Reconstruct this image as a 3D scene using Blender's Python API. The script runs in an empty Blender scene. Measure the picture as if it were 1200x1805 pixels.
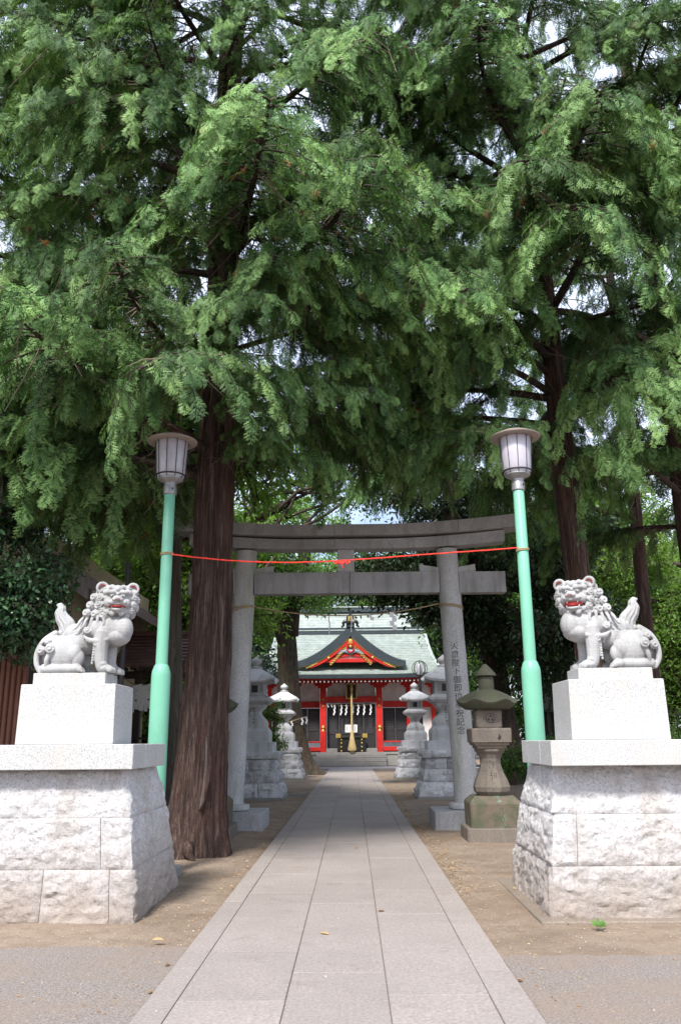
import bpy, bmesh, math, random
import numpy as np
from mathutils import Vector, Matrix, noise

S = bpy.context.scene
C = S.collection
PI = math.pi
R_ = math.radians

# ------------------------------------------------------------------ camera, sky, sun, exposure
EYE = np.array([0.0, 0.0, 1.5])
FOC = 1460.0
_a = np.array([21., -402., -FOC]); _a /= np.linalg.norm(_a)
_b = np.array([-46., 5300., -FOC]); _b -= _a * (_a @ _b); _b /= np.linalg.norm(_b)
_c = np.cross(_a, _b)
ROT = np.array([_c, _a, _b])
cam = bpy.data.cameras.new('camera')
cam_ob = bpy.data.objects.new('camera', cam)
C.objects.link(cam_ob)
cam.sensor_fit = 'VERTICAL'
cam.sensor_height = 36.0
cam.lens = FOC / 1805.0 * 36.0
cam.clip_end = 2000.0
cam.clip_start = 0.05
cam_ob.matrix_world = Matrix.Translation(Vector(EYE)) @ Matrix(ROT.tolist()).to_4x4()
S.camera = cam_ob

SUN_EL, SUN_AZ = R_(50), R_(196)      # azimuth from +Y towards +X: behind the camera, a little to its left
world = bpy.data.worlds.new('World')
S.world = world
world.use_nodes = True
wn = world.node_tree.nodes
wl = world.node_tree.links
bg = wn['Background']
sky = wn.new('ShaderNodeTexSky')
sky.sky_type = 'NISHITA'
sky.sun_disc = False
sky.sun_elevation = SUN_EL
sky.sun_rotation = SUN_AZ
sky.air_density = 1.0
sky.dust_density = 2.5
# bright thin cloud over the blue
wtc = wn.new('ShaderNodeTexCoord')
wno = wn.new('ShaderNodeTexNoise'); wno.inputs['Scale'].default_value = 2.2; wno.inputs['Detail'].default_value = 6
wl.new(wtc.outputs['Generated'], wno.inputs['Vector'])
wcr = wn.new('ShaderNodeMapRange')
wcr.inputs['From Min'].default_value = 0.36; wcr.inputs['From Max'].default_value = 0.56
wcr.inputs['To Min'].default_value = 0.15; wcr.inputs['To Max'].default_value = 0.75
wl.new(wno.outputs['Fac'], wcr.inputs['Value'])
wmx = wn.new('ShaderNodeMix'); wmx.data_type = 'RGBA'
wl.new(wcr.outputs['Result'], wmx.inputs[0])
wl.new(sky.outputs['Color'], wmx.inputs[6])
wmx.inputs[7].default_value = (7.2, 8.0, 9.8, 1)
wl.new(wmx.outputs[2], bg.inputs['Color'])
bg.inputs['Strength'].default_value = 0.105

sun = bpy.data.lights.new('sun', 'SUN')
sun.energy = 3.0
sun.angle = R_(9)
sun.color = (1.0, 0.96, 0.9)
sun_ob = bpy.data.objects.new('sun', sun)
C.objects.link(sun_ob)
_sd = Vector((math.sin(SUN_AZ) * math.cos(SUN_EL), math.cos(SUN_AZ) * math.cos(SUN_EL), math.sin(SUN_EL)))
sun_ob.rotation_euler = _sd.to_track_quat('Z', 'Y').to_euler()
sun_ob.location = _sd * 60

S.view_settings.view_transform = 'Standard'
S.view_settings.look = 'None'
S.view_settings.exposure = 1.1
S.view_settings.gamma = 1.0
S.view_settings.use_curve_mapping = False
S.render.engine = 'CYCLES'
S.cycles.max_bounces = 6
S.cycles.diffuse_bounces = 3
S.cycles.glossy_bounces = 2
S.cycles.transmission_bounces = 4
S.cycles.use_denoising = True


def at(u, v, Y=None, z=None):
    """world point seen at photograph pixel (u, v) at depth Y or height z"""
    d = ROT @ np.array([(u - 600) / FOC, (902.5 - v) / FOC, -1.0])
    t = Y / d[1] if Y is not None else (z - 1.5) / d[2]
    p = EYE + t * d
    return Vector(p.tolist())


def px(p):
    q = ROT.T @ (np.array(p, float) - EYE)
    return 600 + q[0] / -q[2] * FOC, 902.5 - q[1] / -q[2] * FOC


# ------------------------------------------------------------------ object helpers
def tag(o, label=None, cat=None, group=None, kind=None):
    if label: o['label'] = label
    if cat: o['category'] = cat
    if group: o['group'] = group
    if kind: o['kind'] = kind
    return o


def thing(name, label, cat, loc=(0, 0, 0), group=None):
    o = bpy.data.objects.new(name, None)
    o.empty_display_size = 0.2
    C.objects.link(o)
    o.location = loc
    return tag(o, label, cat, group)


def link_mesh(name, me, mat, parent=None, mats=None):
    o = bpy.data.objects.new(name, me)
    C.objects.link(o)
    for m in (mats or [mat]):
        if m and not me.materials.get(m.name): me.materials.append(m)
    if parent: o.parent = parent
    return o


def dup(o, loc=None, label=None):
    def rec(s, par):
        c = s.copy(); C.objects.link(c)
        if par: c.parent = par
        for ch in s.children: rec(ch, c)
        return c
    r = rec(o, None)
    if loc is not None: r.location = loc
    if label: r['label'] = label
    return r


class MB:
    """collects shapes in world (or local) coordinates, links them as one mesh"""
    def __init__(s): s.v = []; s.f = []

    def add(s, vs, fs):
        n = len(s.v)
        s.v += [tuple(v) for v in vs]
        s.f += [tuple(i + n for i in f) for f in fs]
        return s

    def box(s, x0, x1, y0, y1, z0, z1, bev=0.0):
        if bev <= 0:
            vs = [(x, y, z) for z in (z0, z1) for y in (y0, y1) for x in (x0, x1)]
            return s.add(vs, [(0, 2, 3, 1), (4, 5, 7, 6), (0, 1, 5, 4), (2, 6, 7, 3), (0, 4, 6, 2), (1, 3, 7, 5)])
        b = bev
        ring = lambda i, z: [(x0 + i, y0 + i, z), (x1 - i, y0 + i, z), (x1 - i, y1 - i, z), (x0 + i, y1 - i, z)]
        # octagonal corners for the upright edges
        oct_ = lambda i, z: [(x0 + i + b, y0 + i, z), (x1 - i - b, y0 + i, z), (x1 - i, y0 + i + b, z), (x1 - i, y1 - i - b, z),
                             (x1 - i - b, y1 - i, z), (x0 + i + b, y1 - i, z), (x0 + i, y1 - i - b, z), (x0 + i, y0 + i + b, z)]
        return s.rings([oct_(b * .7, z0), oct_(0, z0 + b), oct_(0, z1 - b), oct_(b * .7, z1)])

    def rings(s, rs, cap=True, closed=True):
        n = len(rs[0]); vs = [p for r in rs for p in r]; fs = []
        for k in range(len(rs) - 1):
            for i in range(n if closed else n - 1):
                j = (i + 1) % n
                fs.append((k * n + i, k * n + j, (k + 1) * n + j, (k + 1) * n + i))
        if cap:
            fs.append(tuple(range(n))[::-1]); fs.append(tuple((len(rs) - 1) * n + i for i in range(n)))
        return s.add(vs, fs)

    def lathe(s, cx, cy, prof, n=24, sx=1, sy=1, rot=0):
        return s.rings([[(cx + r * sx * math.cos(rot + 2 * PI * i / n), cy + r * sy * math.sin(rot + 2 * PI * i / n), z) for i in range(n)] for r, z in prof])

    def sq(s, cx, cy, prof, bev=0.02):
        """stack of squares with chamfered corners: prof = (half width, z)"""
        rs = []
        for h, z in prof:
            b = min(bev, h * .4)
            rs.append([(cx + x, cy + y, z) for x, y in ((-h + b, -h), (h - b, -h), (h, -h + b), (h, h - b), (h - b, h), (-h + b, h), (-h, h - b), (-h, -h + b))])
        return s.rings(rs)

    def tube(s, pts, rad, n=8, cap=True):
        pts = [Vector(p) for p in pts]
        if not hasattr(rad, '__len__'): rad = [rad] * len(pts)
        rs = []; ref = None
        for k, p in enumerate(pts):
            t = (pts[min(k + 1, len(pts) - 1)] - pts[max(k - 1, 0)])
            t = t.normalized() if t.length > 1e-9 else Vector((0, 0, 1))
            if ref is None:
                ref = t.orthogonal().normalized()
            ref = (ref - t * ref.dot(t)); ref = ref.normalized() if ref.length > 1e-6 else t.orthogonal().normalized()
            w = t.cross(ref)
            rs.append([p + (ref * math.cos(2 * PI * i / n) + w * math.sin(2 * PI * i / n)) * rad[k] for i in range(n)])
        return s.rings(rs, cap=cap)

    def ball(s, c, r, n=12, m=8, M=None):
        if not hasattr(r, '__len__'): r = (r, r, r)
        vs = []; fs = []
        for j in range(m + 1):
            th = PI * j / m
            for i in range(n):
                ph = 2 * PI * i / n
                v = Vector((r[0] * math.sin(th) * math.cos(ph), r[1] * math.sin(th) * math.sin(ph), -r[2] * math.cos(th)))
                if M: v = M @ v
                vs.append(Vector(c) + v)
        for j in range(m):
            for i in range(n):
                k = (i + 1) % n
                fs.append((j * n + i, j * n + k, (j + 1) * n + k, (j + 1) * n + i))
        return s.add(vs, fs)

    def build(s, name, mat, parent=None, smooth=False, merge=True, local=None):
        off = Vector((0, 0, 0))
        if parent is not None and local is None:
            p = parent
            while p is not None:
                off += p.location; p = p.parent
        me = bpy.data.meshes.new(name)
        me.from_pydata([(v[0] - off.x, v[1] - off.y, v[2] - off.z) for v in s.v], [], s.f)
        if merge:
            bm = bmesh.new(); bm.from_mesh(me)
            bmesh.ops.remove_doubles(bm, verts=bm.verts, dist=1e-5)
            bmesh.ops.recalc_face_normals(bm, faces=bm.faces)
            bm.to_mesh(me); bm.free()
        if smooth is True:
            me.polygons.foreach_set('use_smooth', [True] * len(me.polygons))
        elif smooth:
            me.polygons.foreach_set('use_smooth', [True] * len(me.polygons))
            me.set_sharp_from_angle(angle=R_(smooth))
        me.update()
        return link_mesh(name, me, mat, parent)


# ------------------------------------------------------------------ materials
class NT:
    def __init__(s, name):
        m = bpy.data.materials.new(name); m.use_nodes = True
        s.m = m; s.t = m.node_tree; s.p = s.t.nodes['Principled BSDF']; s.out = s.t.nodes['Material Output']
        s.p.inputs['Specular IOR Level'].default_value = 0.3
        s._co = None
    def n(s, typ, **kw):
        x = s.t.nodes.new('ShaderNode' + typ)
        for k, v in kw.items():
            if k in x.inputs: x.inputs[k].default_value = v
            else: setattr(x, k, v)
        return x
    def l(s, a, b): s.t.links.new(a, b)
    def co(s, scale=(1, 1, 1)):
        if s._co is None: s._co = s.n('TexCoord')
        mp = s.n('Mapping'); mp.inputs['Scale'].default_value = scale
        s.l(s._co.outputs['Object'], mp.inputs['Vector'])
        return mp.outputs[0]
    def noise(s, scale, detail=4, rough=.55, vec=None, sc=(1, 1, 1)):
        x = s.n('TexNoise'); x.inputs['Scale'].default_value = scale; x.inputs['Detail'].default_value = detail; x.inputs['Roughness'].default_value = rough
        s.l(vec if vec is not None else s.co(sc), x.inputs['Vector'])
        return x.outputs['Fac']
    def ramp(s, fac, stops):
        x = s.n('ValToRGB'); e = x.color_ramp.elements
        while len(e) > 1: e.remove(e[-1])
        e[0].position = stops[0][0]; e[0].color = col(stops[0][1])
        for p, c in stops[1:]:
            q = e.new(p); q.color = col(c)
        s.l(fac, x.inputs[0]); return x.outputs[0]
    def mix(s, fac, a, b, mode='MIX'):
        x = s.n('Mix', data_type='RGBA', blend_type=mode)
        for v, i in ((fac, 0), (a, 6), (b, 7)):
            if isinstance(v, (int, float)): x.inputs[i].default_value = v if i == 0 else (v, v, v, 1)
            elif isinstance(v, tuple): x.inputs[i].default_value = col(v)
            else: s.l(v, x.inputs[i])
        return x.outputs[2]
    def math(s, op, a, b=0.0):
        x = s.n('Math', operation=op)
        for v, i in ((a, 0), (b, 1)):
            if isinstance(v, (int, float)): x.inputs[i].default_value = v
            else: s.l(v, x.inputs[i])
        return x.outputs[0]
    def rnd(s):
        return s.n('ObjectInfo').outputs['Random']
    def zpos(s):
        x = s.n('SeparateXYZ'); s.l(s.n('NewGeometry').outputs['Position'], x.inputs[0]); return x.outputs['Z']
    def color(s, c):
        if isinstance(c, tuple): s.p.inputs['Base Color'].default_value = col(c)
        else: s.l(c, s.p.inputs['Base Color'])
        return s
    def bump(s, h, strength=.5, dist=.01):
        b = s.n('Bump'); b.inputs['Strength'].default_value = strength; b.inputs['Distance'].default_value = dist
        s.l(h, b.inputs['Height']); s.l(b.outputs[0], s.p.inputs['Normal']); return s
    def set(s, **kw):
        for k, v in kw.items(): s.p.inputs[k.replace('_', ' ')].default_value = v
        return s


def col(c): return (c[0], c[1], c[2], 1.0) if hasattr(c, '__len__') else (c, c, c, 1)


def vary(t, c, amt=.12):
    """object-to-object brightness variation"""
    k = t.math('MULTIPLY_ADD', t.rnd(), amt * 2)
    k.node.inputs[2].default_value = 1 - amt
    x = t.n('Mix', data_type='RGBA', blend_type='MULTIPLY'); x.inputs[0].default_value = 1
    t.l(c, x.inputs[6]); t.l(k, x.inputs[7]); return x.outputs[2]


def granite(name, base, dark, scale=260, bump=.15, bdist=.004, stain=None, stain_z=None, amt=.05, big=.5, warm=None):
    t = NT(name)
    sp = t.ramp(t.noise(scale, 2, .7), [(.36, dark), (.5, base), (.72, tuple(min(1, x * 1.12) for x in base))])
    sp = t.mix(t.ramp(t.noise(2.3, 5, .6), [(.35, 0), (.7, big)]), sp, tuple(x * .66 for x in base))
    if stain:
        st = t.ramp(t.noise(1.6, 6, .65, sc=(3.0, 3.0, .5)), [(.50, 0), (.68, .8)])
        sp = t.mix(st, sp, stain)
    if warm:   # soil splashed up from the ground
        z = t.n('MapRange'); z.inputs['From Min'].default_value = .75; z.inputs['From Max'].default_value = .0
        zz = t.math('ADD', t.zpos(), t.math('MULTIPLY', t.noise(2.5, 4), .5)); zz = t.math('SUBTRACT', zz, .25)
        t.l(zz, z.inputs['Value'])
        sp = t.mix(t.math('MULTIPLY', z.outputs[0], .75), sp, warm)
    sp = vary(t, sp, amt)
    t.color(sp); t.set(Roughness=.8)
    t.bump(t.math('ADD', t.noise(scale * .35, 4, .7), t.math('MULTIPLY', t.noise(9, 3), .8)), bump, bdist)
    return t.m


M = {}
M['granite'] = granite('white_granite', (.47, .47, .465), (.25, .25, .25), 90, .15, .003, stain=(.40, .385, .35), amt=.02, big=.35)
M['rough_granite'] = None
M['lion_stone'] = granite('carved_granite', (.40, .40, .40), (.29, .29, .29), 120, .4, .006, stain=(.22, .215, .205), amt=.02, big=.7)
M['torii_stone'] = granite('torii_stone', (.50, .50, .505), (.23, .23, .24), 70, .25, .006, stain=(.25, .27, .21), amt=.04, big=.7)
M['beam_stone'] = granite('beam_stone', (.40, .40, .41), (.18, .18, .185), 80, .25, .006, stain=(.21, .21, .205), amt=.07, big=.8)
M['lantern_stone'] = granite('lantern_stone', (.60, .60, .62), (.34, .34, .36), 90, .2, .006, stain=(.30, .31, .27), amt=.05, big=.6)
M['lantern_rough'] = granite('lantern_rough', (.66, .66, .68), (.32, .32, .34), 50, .9, .03, stain=(.27, .26, .26), amt=.1, big=.7)
M['old_stone'] = granite('old_lantern_stone', (.185, .155, .13), (.10, .085, .07), 60, .4, .008, stain=(.20, .17, .13), amt=.05, big=.7)
M['moss_stone'] = granite('moss_stone', (.085, .085, .06), (.045, .045, .033), 60, .6, .012, stain=(.07, .085, .045), amt=.05, big=.8)
t = NT('split_granite')
c = t.ramp(t.noise(42, 5, .8), [(.36, (.36, .35, .36)), (.47, (.66, .65, .66)), (.62, (.78, .77, .78))])
c = t.mix(t.ramp(t.noise(6, 6, .7), [(.50, 0), (.66, .55)]), c, (.46, .445, .44))
c = t.mix(t.ramp(t.noise(1.3, 6, .65, sc=(3.5, 3.5, .45)), [(.52, 0), (.66, .5)]), c, (.42, .37, .31))
z = t.n('MapRange'); z.inputs['From Min'].default_value = .80; z.inputs['From Max'].default_value = .0
t.l(t.math('ADD', t.zpos(), t.math('MULTIPLY_ADD', t.noise(2.5, 5, .7), .9)), z.inputs['Value'])
z.inputs['Value'].links[0].from_node.inputs[1].links[0].from_node.inputs[2].default_value = -.45
c = t.mix(t.math('MULTIPLY', z.outputs[0], .8), c, (.36, .285, .225))
t.color(vary(t, c, .06)).set(Roughness=.85)
t.bump(t.math('ADD', t.noise(28, 6, .8), t.math('MULTIPLY', t.noise(90, 3, .7), .4)), 1.0, .03)
M['rough_granite'] = t.m

t = NT('mossy_base_stone')
c = t.mix(t.ramp(t.noise(5, 6, .65), [(.42, 0), (.6, 1)]), (.14, .11, .085), (.085, .09, .055))
c = t.mix(t.ramp(t.noise(3.2, 6, .7, sc=(2, 2, .8)), [(.60, 0), (.66, .9)]), c, (.16, .36, .25))
t.color(c).set(Roughness=.9); t.bump(t.noise(60, 5, .7), .5, .01); M['base_moss'] = t.m

t = NT('paving_slab')
c = t.ramp(t.noise(45, 5, .8), [(.34, (.20, .172, .155)), (.5, (.285, .248, .228)), (.66, (.37, .327, .302))])
c = t.mix(t.ramp(t.noise(1.1, 5, .6), [(.4, 0), (.75, .5)]), c, (.205, .18, .16))
c = t.mix(t.ramp(t.noise(7, 6, .7), [(.58, 0), (.72, .35)]), c, (.36, .32, .29))
c = t.mix(t.ramp(t.noise(2.4, 8, .75), [(.56, 0), (.64, .4)]), c, (.20, .165, .14))
t.color(vary(t, c, .05)).set(Roughness=.85); t.bump(t.noise(120, 5, .7), .3, .003); M['slab'] = t.m
t = NT('joint_mortar'); t.color(t.ramp(t.noise(30, 4), [(.3, (.13, .105, .09)), (.7, (.23, .19, .16))])).set(Roughness=1); M['joint'] = t.m

t = NT('earth')
c = t.ramp(t.noise(.9, 8, .65), [(.3, (.175, .13, .092)), (.5, (.245, .188, .14)), (.7, (.305, .242, .185))])
c = t.mix(t.ramp(t.noise(38, 5, .75), [(.35, .55), (.55, 0)]), c, (.15, .105, .075))
c = t.mix(t.ramp(t.noise(60, 2, .6), [(.64, 0), (.70, .7)]), c, (.46, .40, .33))
c = t.mix(t.ramp(t.noise(3.5, 8, .75), [(.50, 0), (.62, .6)]), c, (.17, .12, .085))
t.color(c).set(Roughness=1); t.bump(t.math('ADD', t.noise(28, 6, .7), t.math('MULTIPLY', t.noise(3, 4), 2.5)), .6, .02); M['earth'] = t.m
t = NT('worn_asphalt')
c = t.ramp(t.noise(70, 4, .85), [(.36, (.13, .108, .092)), (.5, (.235, .20, .178)), (.60, (.30, .262, .238)), (.68, (.50, .46, .43))])
c = t.mix(t.ramp(t.noise(.8, 7, .7), [(.42, 0), (.6, .6)]), c, (.26, .195, .145))
t.color(c).set(Roughness=.9); t.bump(t.noise(150, 4, .8), .6, .005); M['asphalt'] = t.m
t = NT('grey_gravel')
t.color(t.ramp(t.noise(55, 4, .8), [(.35, (.12, .12, .13)), (.55, (.24, .235, .24)), (.7, (.38, .37, .37))])).set(Roughness=.95); t.bump(t.noise(60, 4), .5, .02); M['gravel'] = t.m


def bark(name, a, b, c_, sc=9, moss=None):
    t = NT(name)
    f = t.noise(sc, 8, .72, sc=(1, 1, .07))
    f2 = t.noise(sc * 3.6, 6, .75, sc=(1, 1, .045))
    cc = t.ramp(t.math('ADD', t.math('MULTIPLY', f, .6), t.math('MULTIPLY', f2, .4)), [(.34, a), (.5, b), (.64, c_)])
    cc = t.mix(t.ramp(t.noise(1.4, 4, .6, sc=(2, 2, .35)), [(.5, 0), (.68, .6)]), cc, tuple(x * .55 + y * .45 for x, y in zip(b, (.16, .06, .04))))
    cc = t.mix(t.ramp(t.noise(sc * 1.9, 3, .6, sc=(1, 1, .05)), [(.47, 0), (.495, .85), (.52, 0)]), cc, tuple(x * .35 for x in a))
    if moss: cc = t.mix(t.ramp(t.noise(4, 6, .7), [(.5, 0), (.65, .7)]), cc, moss)
    t.color(cc).set(Roughness=.95); t.bump(t.math('ADD', f, f2), .9, .035); return t.m
M['bark'] = bark('cypress_bark', (.016, .010, .009), (.07, .042, .034), (.20, .15, .125), 13)
M['bark_dark'] = bark('dark_bark', (.02, .016, .014), (.06, .045, .036), (.13, .10, .08), 7)
M['bark_grey'] = bark('grey_bark', (.07, .06, .05), (.14, .12, .10), (.22, .20, .17), 6, moss=(.10, .12, .07))
M['bark_old'] = bark('old_tree_bark', (.018, .014, .012), (.055, .042, .032), (.11, .09, .065), 6, moss=(.07, .085, .045))
t = NT('bare_wood'); t.color(t.ramp(t.noise(14, 6, .7, sc=(1, 1, .06)), [(.35, (.12, .105, .10)), (.6, (.32, .30, .29))])).set(Roughness=.9); t.bump(t.noise(20, 5, .6, sc=(1, 1, .06)), .6, .02); M['bare_wood'] = t.m
t = NT('dry_twig'); t.color((.20, .155, .12)).set(Roughness=.9); M['twig'] = t.m


def leafmat(name, dark, mid, light, dead=None, gloss=.6, trans=.18):
    t = NT(name)
    a = t.n('Attribute'); a.attribute_name = 'tint'
    g = a.outputs['Fac']
    stops = [(0, dark), (.5, mid), (.93, light)]
    if dead: stops += [(.985, light), (.99, dead)]
    c = t.ramp(g, stops)
    k = t.math('MULTIPLY_ADD', t.rnd(), .5); k.node.inputs[2].default_value = .75
    x = t.n('Mix', data_type='RGBA', blend_type='MULTIPLY'); x.inputs[0].default_value = 1
    t.l(c, x.inputs[6]); t.l(k, x.inputs[7])
    t.color(x.outputs[2]).set(Roughness=gloss)
    tr = t.n('BsdfTranslucent')
    y = t.mix(1.0, x.outputs[2], (1.25, 1.35, .55), 'MULTIPLY'); t.l(y, tr.inputs['Color'])
    ms = t.n('MixShader'); ms.inputs[0].default_value = trans
    t.l(t.p.outputs[0], ms.inputs[1]); t.l(tr.outputs[0], ms.inputs[2]); t.l(ms.outputs[0], t.out.inputs['Surface'])
    return t.m
M['cypress'] = leafmat('cypress_foliage', (.014, .036, .013), (.078, .168, .050), (.27, .43, .145), dead=(.30, .10, .03), gloss=.6, trans=.18)  # leaf green, with lit tips and shaded interior worked into the colour
M['leaf_dark'] = leafmat('dark_evergreen_leaves', (.018, .035, .018), (.035, .065, .03), (.075, .12, .055), gloss=.35, trans=.15)
M['leaf_green'] = leafmat('broad_green_leaves', (.07, .14, .035), (.13, .25, .06), (.25, .40, .12), gloss=.45, trans=.4)
M['leaf_yellow'] = leafmat('yellow_green_leaves', (.08, .16, .035), (.16, .27, .06), (.28, .42, .12), gloss=.5, trans=.5)
M['leaf_glossy'] = leafmat('glossy_camellia_leaves', (.02, .05, .025), (.04, .09, .04), (.09, .16, .08), gloss=.25, trans=.1)
M['leaf_litter'] = leafmat('dry_leaf_litter', (.20, .085, .04), (.33, .20, .09), (.50, .38, .20), gloss=.8, trans=.1)


def plain(name, c, rough=.5, metal=0, bump=None, spec=.4, vari=None):
    t = NT(name)
    if vari: t.color(t.ramp(t.noise(vari, 5, .65), [(.3, tuple(x * .75 for x in c)), (.7, tuple(min(1, x * 1.15) for x in c))]))
    else: t.color(c)
    t.set(Roughness=rough, Metallic=metal); t.p.inputs['Specular IOR Level'].default_value = spec
    if bump: t.bump(t.noise(bump, 4), .3, .005)
    return t.m
t = NT('mint_green_paint')
c = t.ramp(t.noise(1.6, 6, .65, sc=(1, 1, .6)), [(.3, (.135, .37, .26)), (.7, (.19, .47, .335))])
c = t.mix(t.ramp(t.noise(9, 7, .75, sc=(1, 1, .22)), [(.58, 0), (.68, .5)]), c, (.17, .33, .24))
c = t.mix(t.ramp(t.noise(34, 3, .6), [(.70, 0), (.73, .8)]), c, (.13, .07, .045))
t.color(c).set(Roughness=.42); t.bump(t.noise(14, 4), .15, .004); M['mint'] = t.m
M['steel'] = plain('galvanised_steel', (.33, .33, .34), .4, .5, vari=12)
M['cap_metal'] = plain('lamp_cap_metal', (.32, .27, .24), .5, .2, vari=8)
M['wire'] = plain('black_wire', (.025, .025, .03), .5)
M['opal'] = plain('opal_lamp_glass', (.46, .44, .50), .15, spec=.6, vari=1.5)
M['red_rope'] = plain('red_cord', (.72, .045, .03), .7)
M['straw'] = plain('straw_rope', (.36, .28, .16), .9, vari=40)
M['tan_rope'] = plain('bell_rope', (.52, .38, .18), .85, vari=30)
M['paper'] = plain('white_paper', (.8, .8, .82), .8)
M['vermilion'] = plain('vermilion_paint', (.50, .018, .014), .45, vari=3)
M['plaster'] = plain('white_plaster', (.72, .71, .69), .9, vari=2)
M['black_wood'] = plain('black_lacquer_wood', (.018, .017, .017), .4, vari=6)
M['door_wood'] = plain('dark_door_wood', (.035, .033, .036), .45, vari=6)
M['gold'] = plain('gilt_metal', (.50, .35, .09), .45, .6)
M['carving'] = plain('blue_grey_carving', (.25, .32, .38), .6, vari=10)
M['step_stone'] = granite('step_stone', (.30, .285, .27), (.18, .17, .16), 50, .3, .01, amt=.06, big=.6)
M['eave_edge'] = plain('weathered_eave_metal', (.03, .042, .05), .5, vari=5)
t = NT('copper_roof')
c = t.ramp(t.noise(3, 6, .7), [(.3, (.20, .235, .215)), (.55, (.29, .33, .305)), (.8, (.42, .455, .43))])
c = t.mix(t.ramp(t.noise(1.2, 6, .7, sc=(1, 3, 3)), [(.60, 0), (.68, .6)]), c, (.17, .16, .15))
t.color(vary(t, c, .05)).set(Roughness=.55); M['roof'] = t.m
M['brown_roof'] = plain('brown_metal_roof', (.19, .11, .105), .45, vari=3)
M['dark_timber'] = plain('dark_timber', (.035, .025, .02), .7, vari=10)
M['brown_metal'] = plain('brown_corrugated_metal', (.16, .06, .035), .5, vari=4)
M['beige_wall'] = plain('beige_render', (.48, .41, .28), .9, vari=1.5)
M['ema'] = plain('pale_wood_tablets', (.50, .27, .09), .7, vari=15)
M['white_wall'] = plain('white_painted_wall', (.72, .72, .74), .8, vari=1)
M['window'] = plain('dark_window_glass', (.06, .09, .11), .1, spec=.8)
M['orange'] = plain('orange_board', (.65, .13, .03), .6)
M['ink'] = plain('dark_engraved_ink', (.035, .035, .04), .8)
M['lion_red'] = plain('red_paint', (.33, .022, .02), .6, vari=40)
M['lion_white'] = plain('white_stone_teeth', (.68, .67, .64), .6)
M['concrete'] = granite('grey_concrete', (.27, .265, .25), (.16, .155, .15), 60, .3, .01, amt=.05, big=.5)
M['soiled'] = granite('soiled_concrete', (.25, .205, .165), (.16, .13, .10), 60, .3, .01, amt=.05, big=.6)
# ------------------------------------------------------------------ ground
def sheet(name, x0, x1, y0, y1, z, mat, nx=1, ny=1, amp=0.0, kind='structure', sc=.7):
    xs = np.linspace(x0, x1, nx + 1); ys = np.linspace(y0, y1, ny + 1)
    m = MB()
    vs = [(x, y, z + (amp * noise.noise((x * sc, y * sc, 3.1)) + amp * .5 * noise.noise((x * sc * 4, y * sc * 4, 9)) if amp else 0)) for y in ys for x in xs]
    fs = [(j * (nx + 1) + i, j * (nx + 1) + i + 1, (j + 1) * (nx + 1) + i + 1, (j + 1) * (nx + 1) + i) for j in range(ny) for i in range(nx)]
    o = m.add(vs, fs).build(name, mat, merge=False, smooth=True)
    o['kind'] = kind
    return o

g = MB()
# one ground sheet: fine mesh near the path, wide rim to the horizon
xs = [-900, -200, -60] + list(np.linspace(-14, 14, 113)) + [60, 200, 900]
ys = [-200, -20] + list(np.linspace(2, 50, 161)) + [80, 200, 900]
vs = []
for y in ys:
    for x in xs:
        h = 0.0
        if abs(x) < 14 and 2 < y < 50:
            h = .018 * noise.noise((x * .9, y * .9, 1.3)) + .007 * noise.noise((x * 4, y * 4, 5)) - .012
            d = abs(x + .1) - 1.14
            if d < .35: h = min(h, -.004) - .01
            if x < -1.8 or x > 1.6: h -= 0
        else: h = -.02
        vs.append((x, y, h))
n = len(xs)
fs = [(j * n + i, j * n + i + 1, (j + 1) * n + i + 1, (j + 1) * n + i) for j in range(len(ys) - 1) for i in range(n - 1)]
o = g.add(vs, fs).build('ground', M['earth'], merge=False, smooth=True); o['kind'] = 'structure'

# worn asphalt in the foreground, with an uneven edge against the earth
for nm, xa, xb, ye in (('asphalt_left', -14, -1.245, 6.9), ('asphalt_right', 1.035, 14, 6.6)):
    m = MB(); k = 600; vs = []
    for i in range(k + 1):
        x = xa + (xb - xa) * i / k
        e = ye + .07 * noise.noise((x * 1.6, ye, 0)) + .035 * noise.noise((x * 7, ye, 0)) + .02 * noise.noise((x * 25, ye, 0))
        vs += [(x, -6, .010), (x, e - .05, .012), (x, e, -.004)]
    fs = []
    for i in range(k):
        a = i * 3; fs += [(a, a + 3, a + 4, a + 1), (a + 1, a + 4, a + 5, a + 2)]
    o = m.add(vs, fs).build('asphalt', M['asphalt'], merge=False, smooth=True); o['kind'] = 'structure'
sheet('gravel_apron', -9, 9, 46.5, 50.6, .006, M['gravel'])
sheet('side_path', 3.4, 16, 27, 33, .012, M['gravel'])

# paving slabs of the approach: border stones and three columns, joints recessed
path = thing('stone_path', 'long straight path of grey rectangular paving slabs leading to the red shrine', 'path', (-.105, 3, 0))
path['kind'] = 'structure'; del path['category']
MB().box(-1.24, 1.03, 1.0, 46.6, -.06, .016).build('joint_bed', M['joint'], path)
rnd = random.Random(4)
def slab(x0, x1, y0, y1, nm):
    dz = rnd.uniform(-.0025, .0025); sk = rnd.uniform(-.002, .002)
    g_ = .0032
    MB().box(x0 + g_, x1 - g_ + sk, y0 + g_, y1 - g_, -.04, .024 + dz, .004).build(nm, M['slab'], path)
for ci, (x0, x1, off) in enumerate(((-1.053, -.411, .0), (-.411, .196, .62), (.196, .80, .1))):
    y = 1.0
    y = 6.65 + off - 1.2 * 5
    while y < 46.5:
        y1 = min(y + 1.2, 46.55)
        if y1 - y > .1 and y1 > 1: slab(x0, x1, y, y1, 'paving_slab')
        y += 1.2
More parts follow.
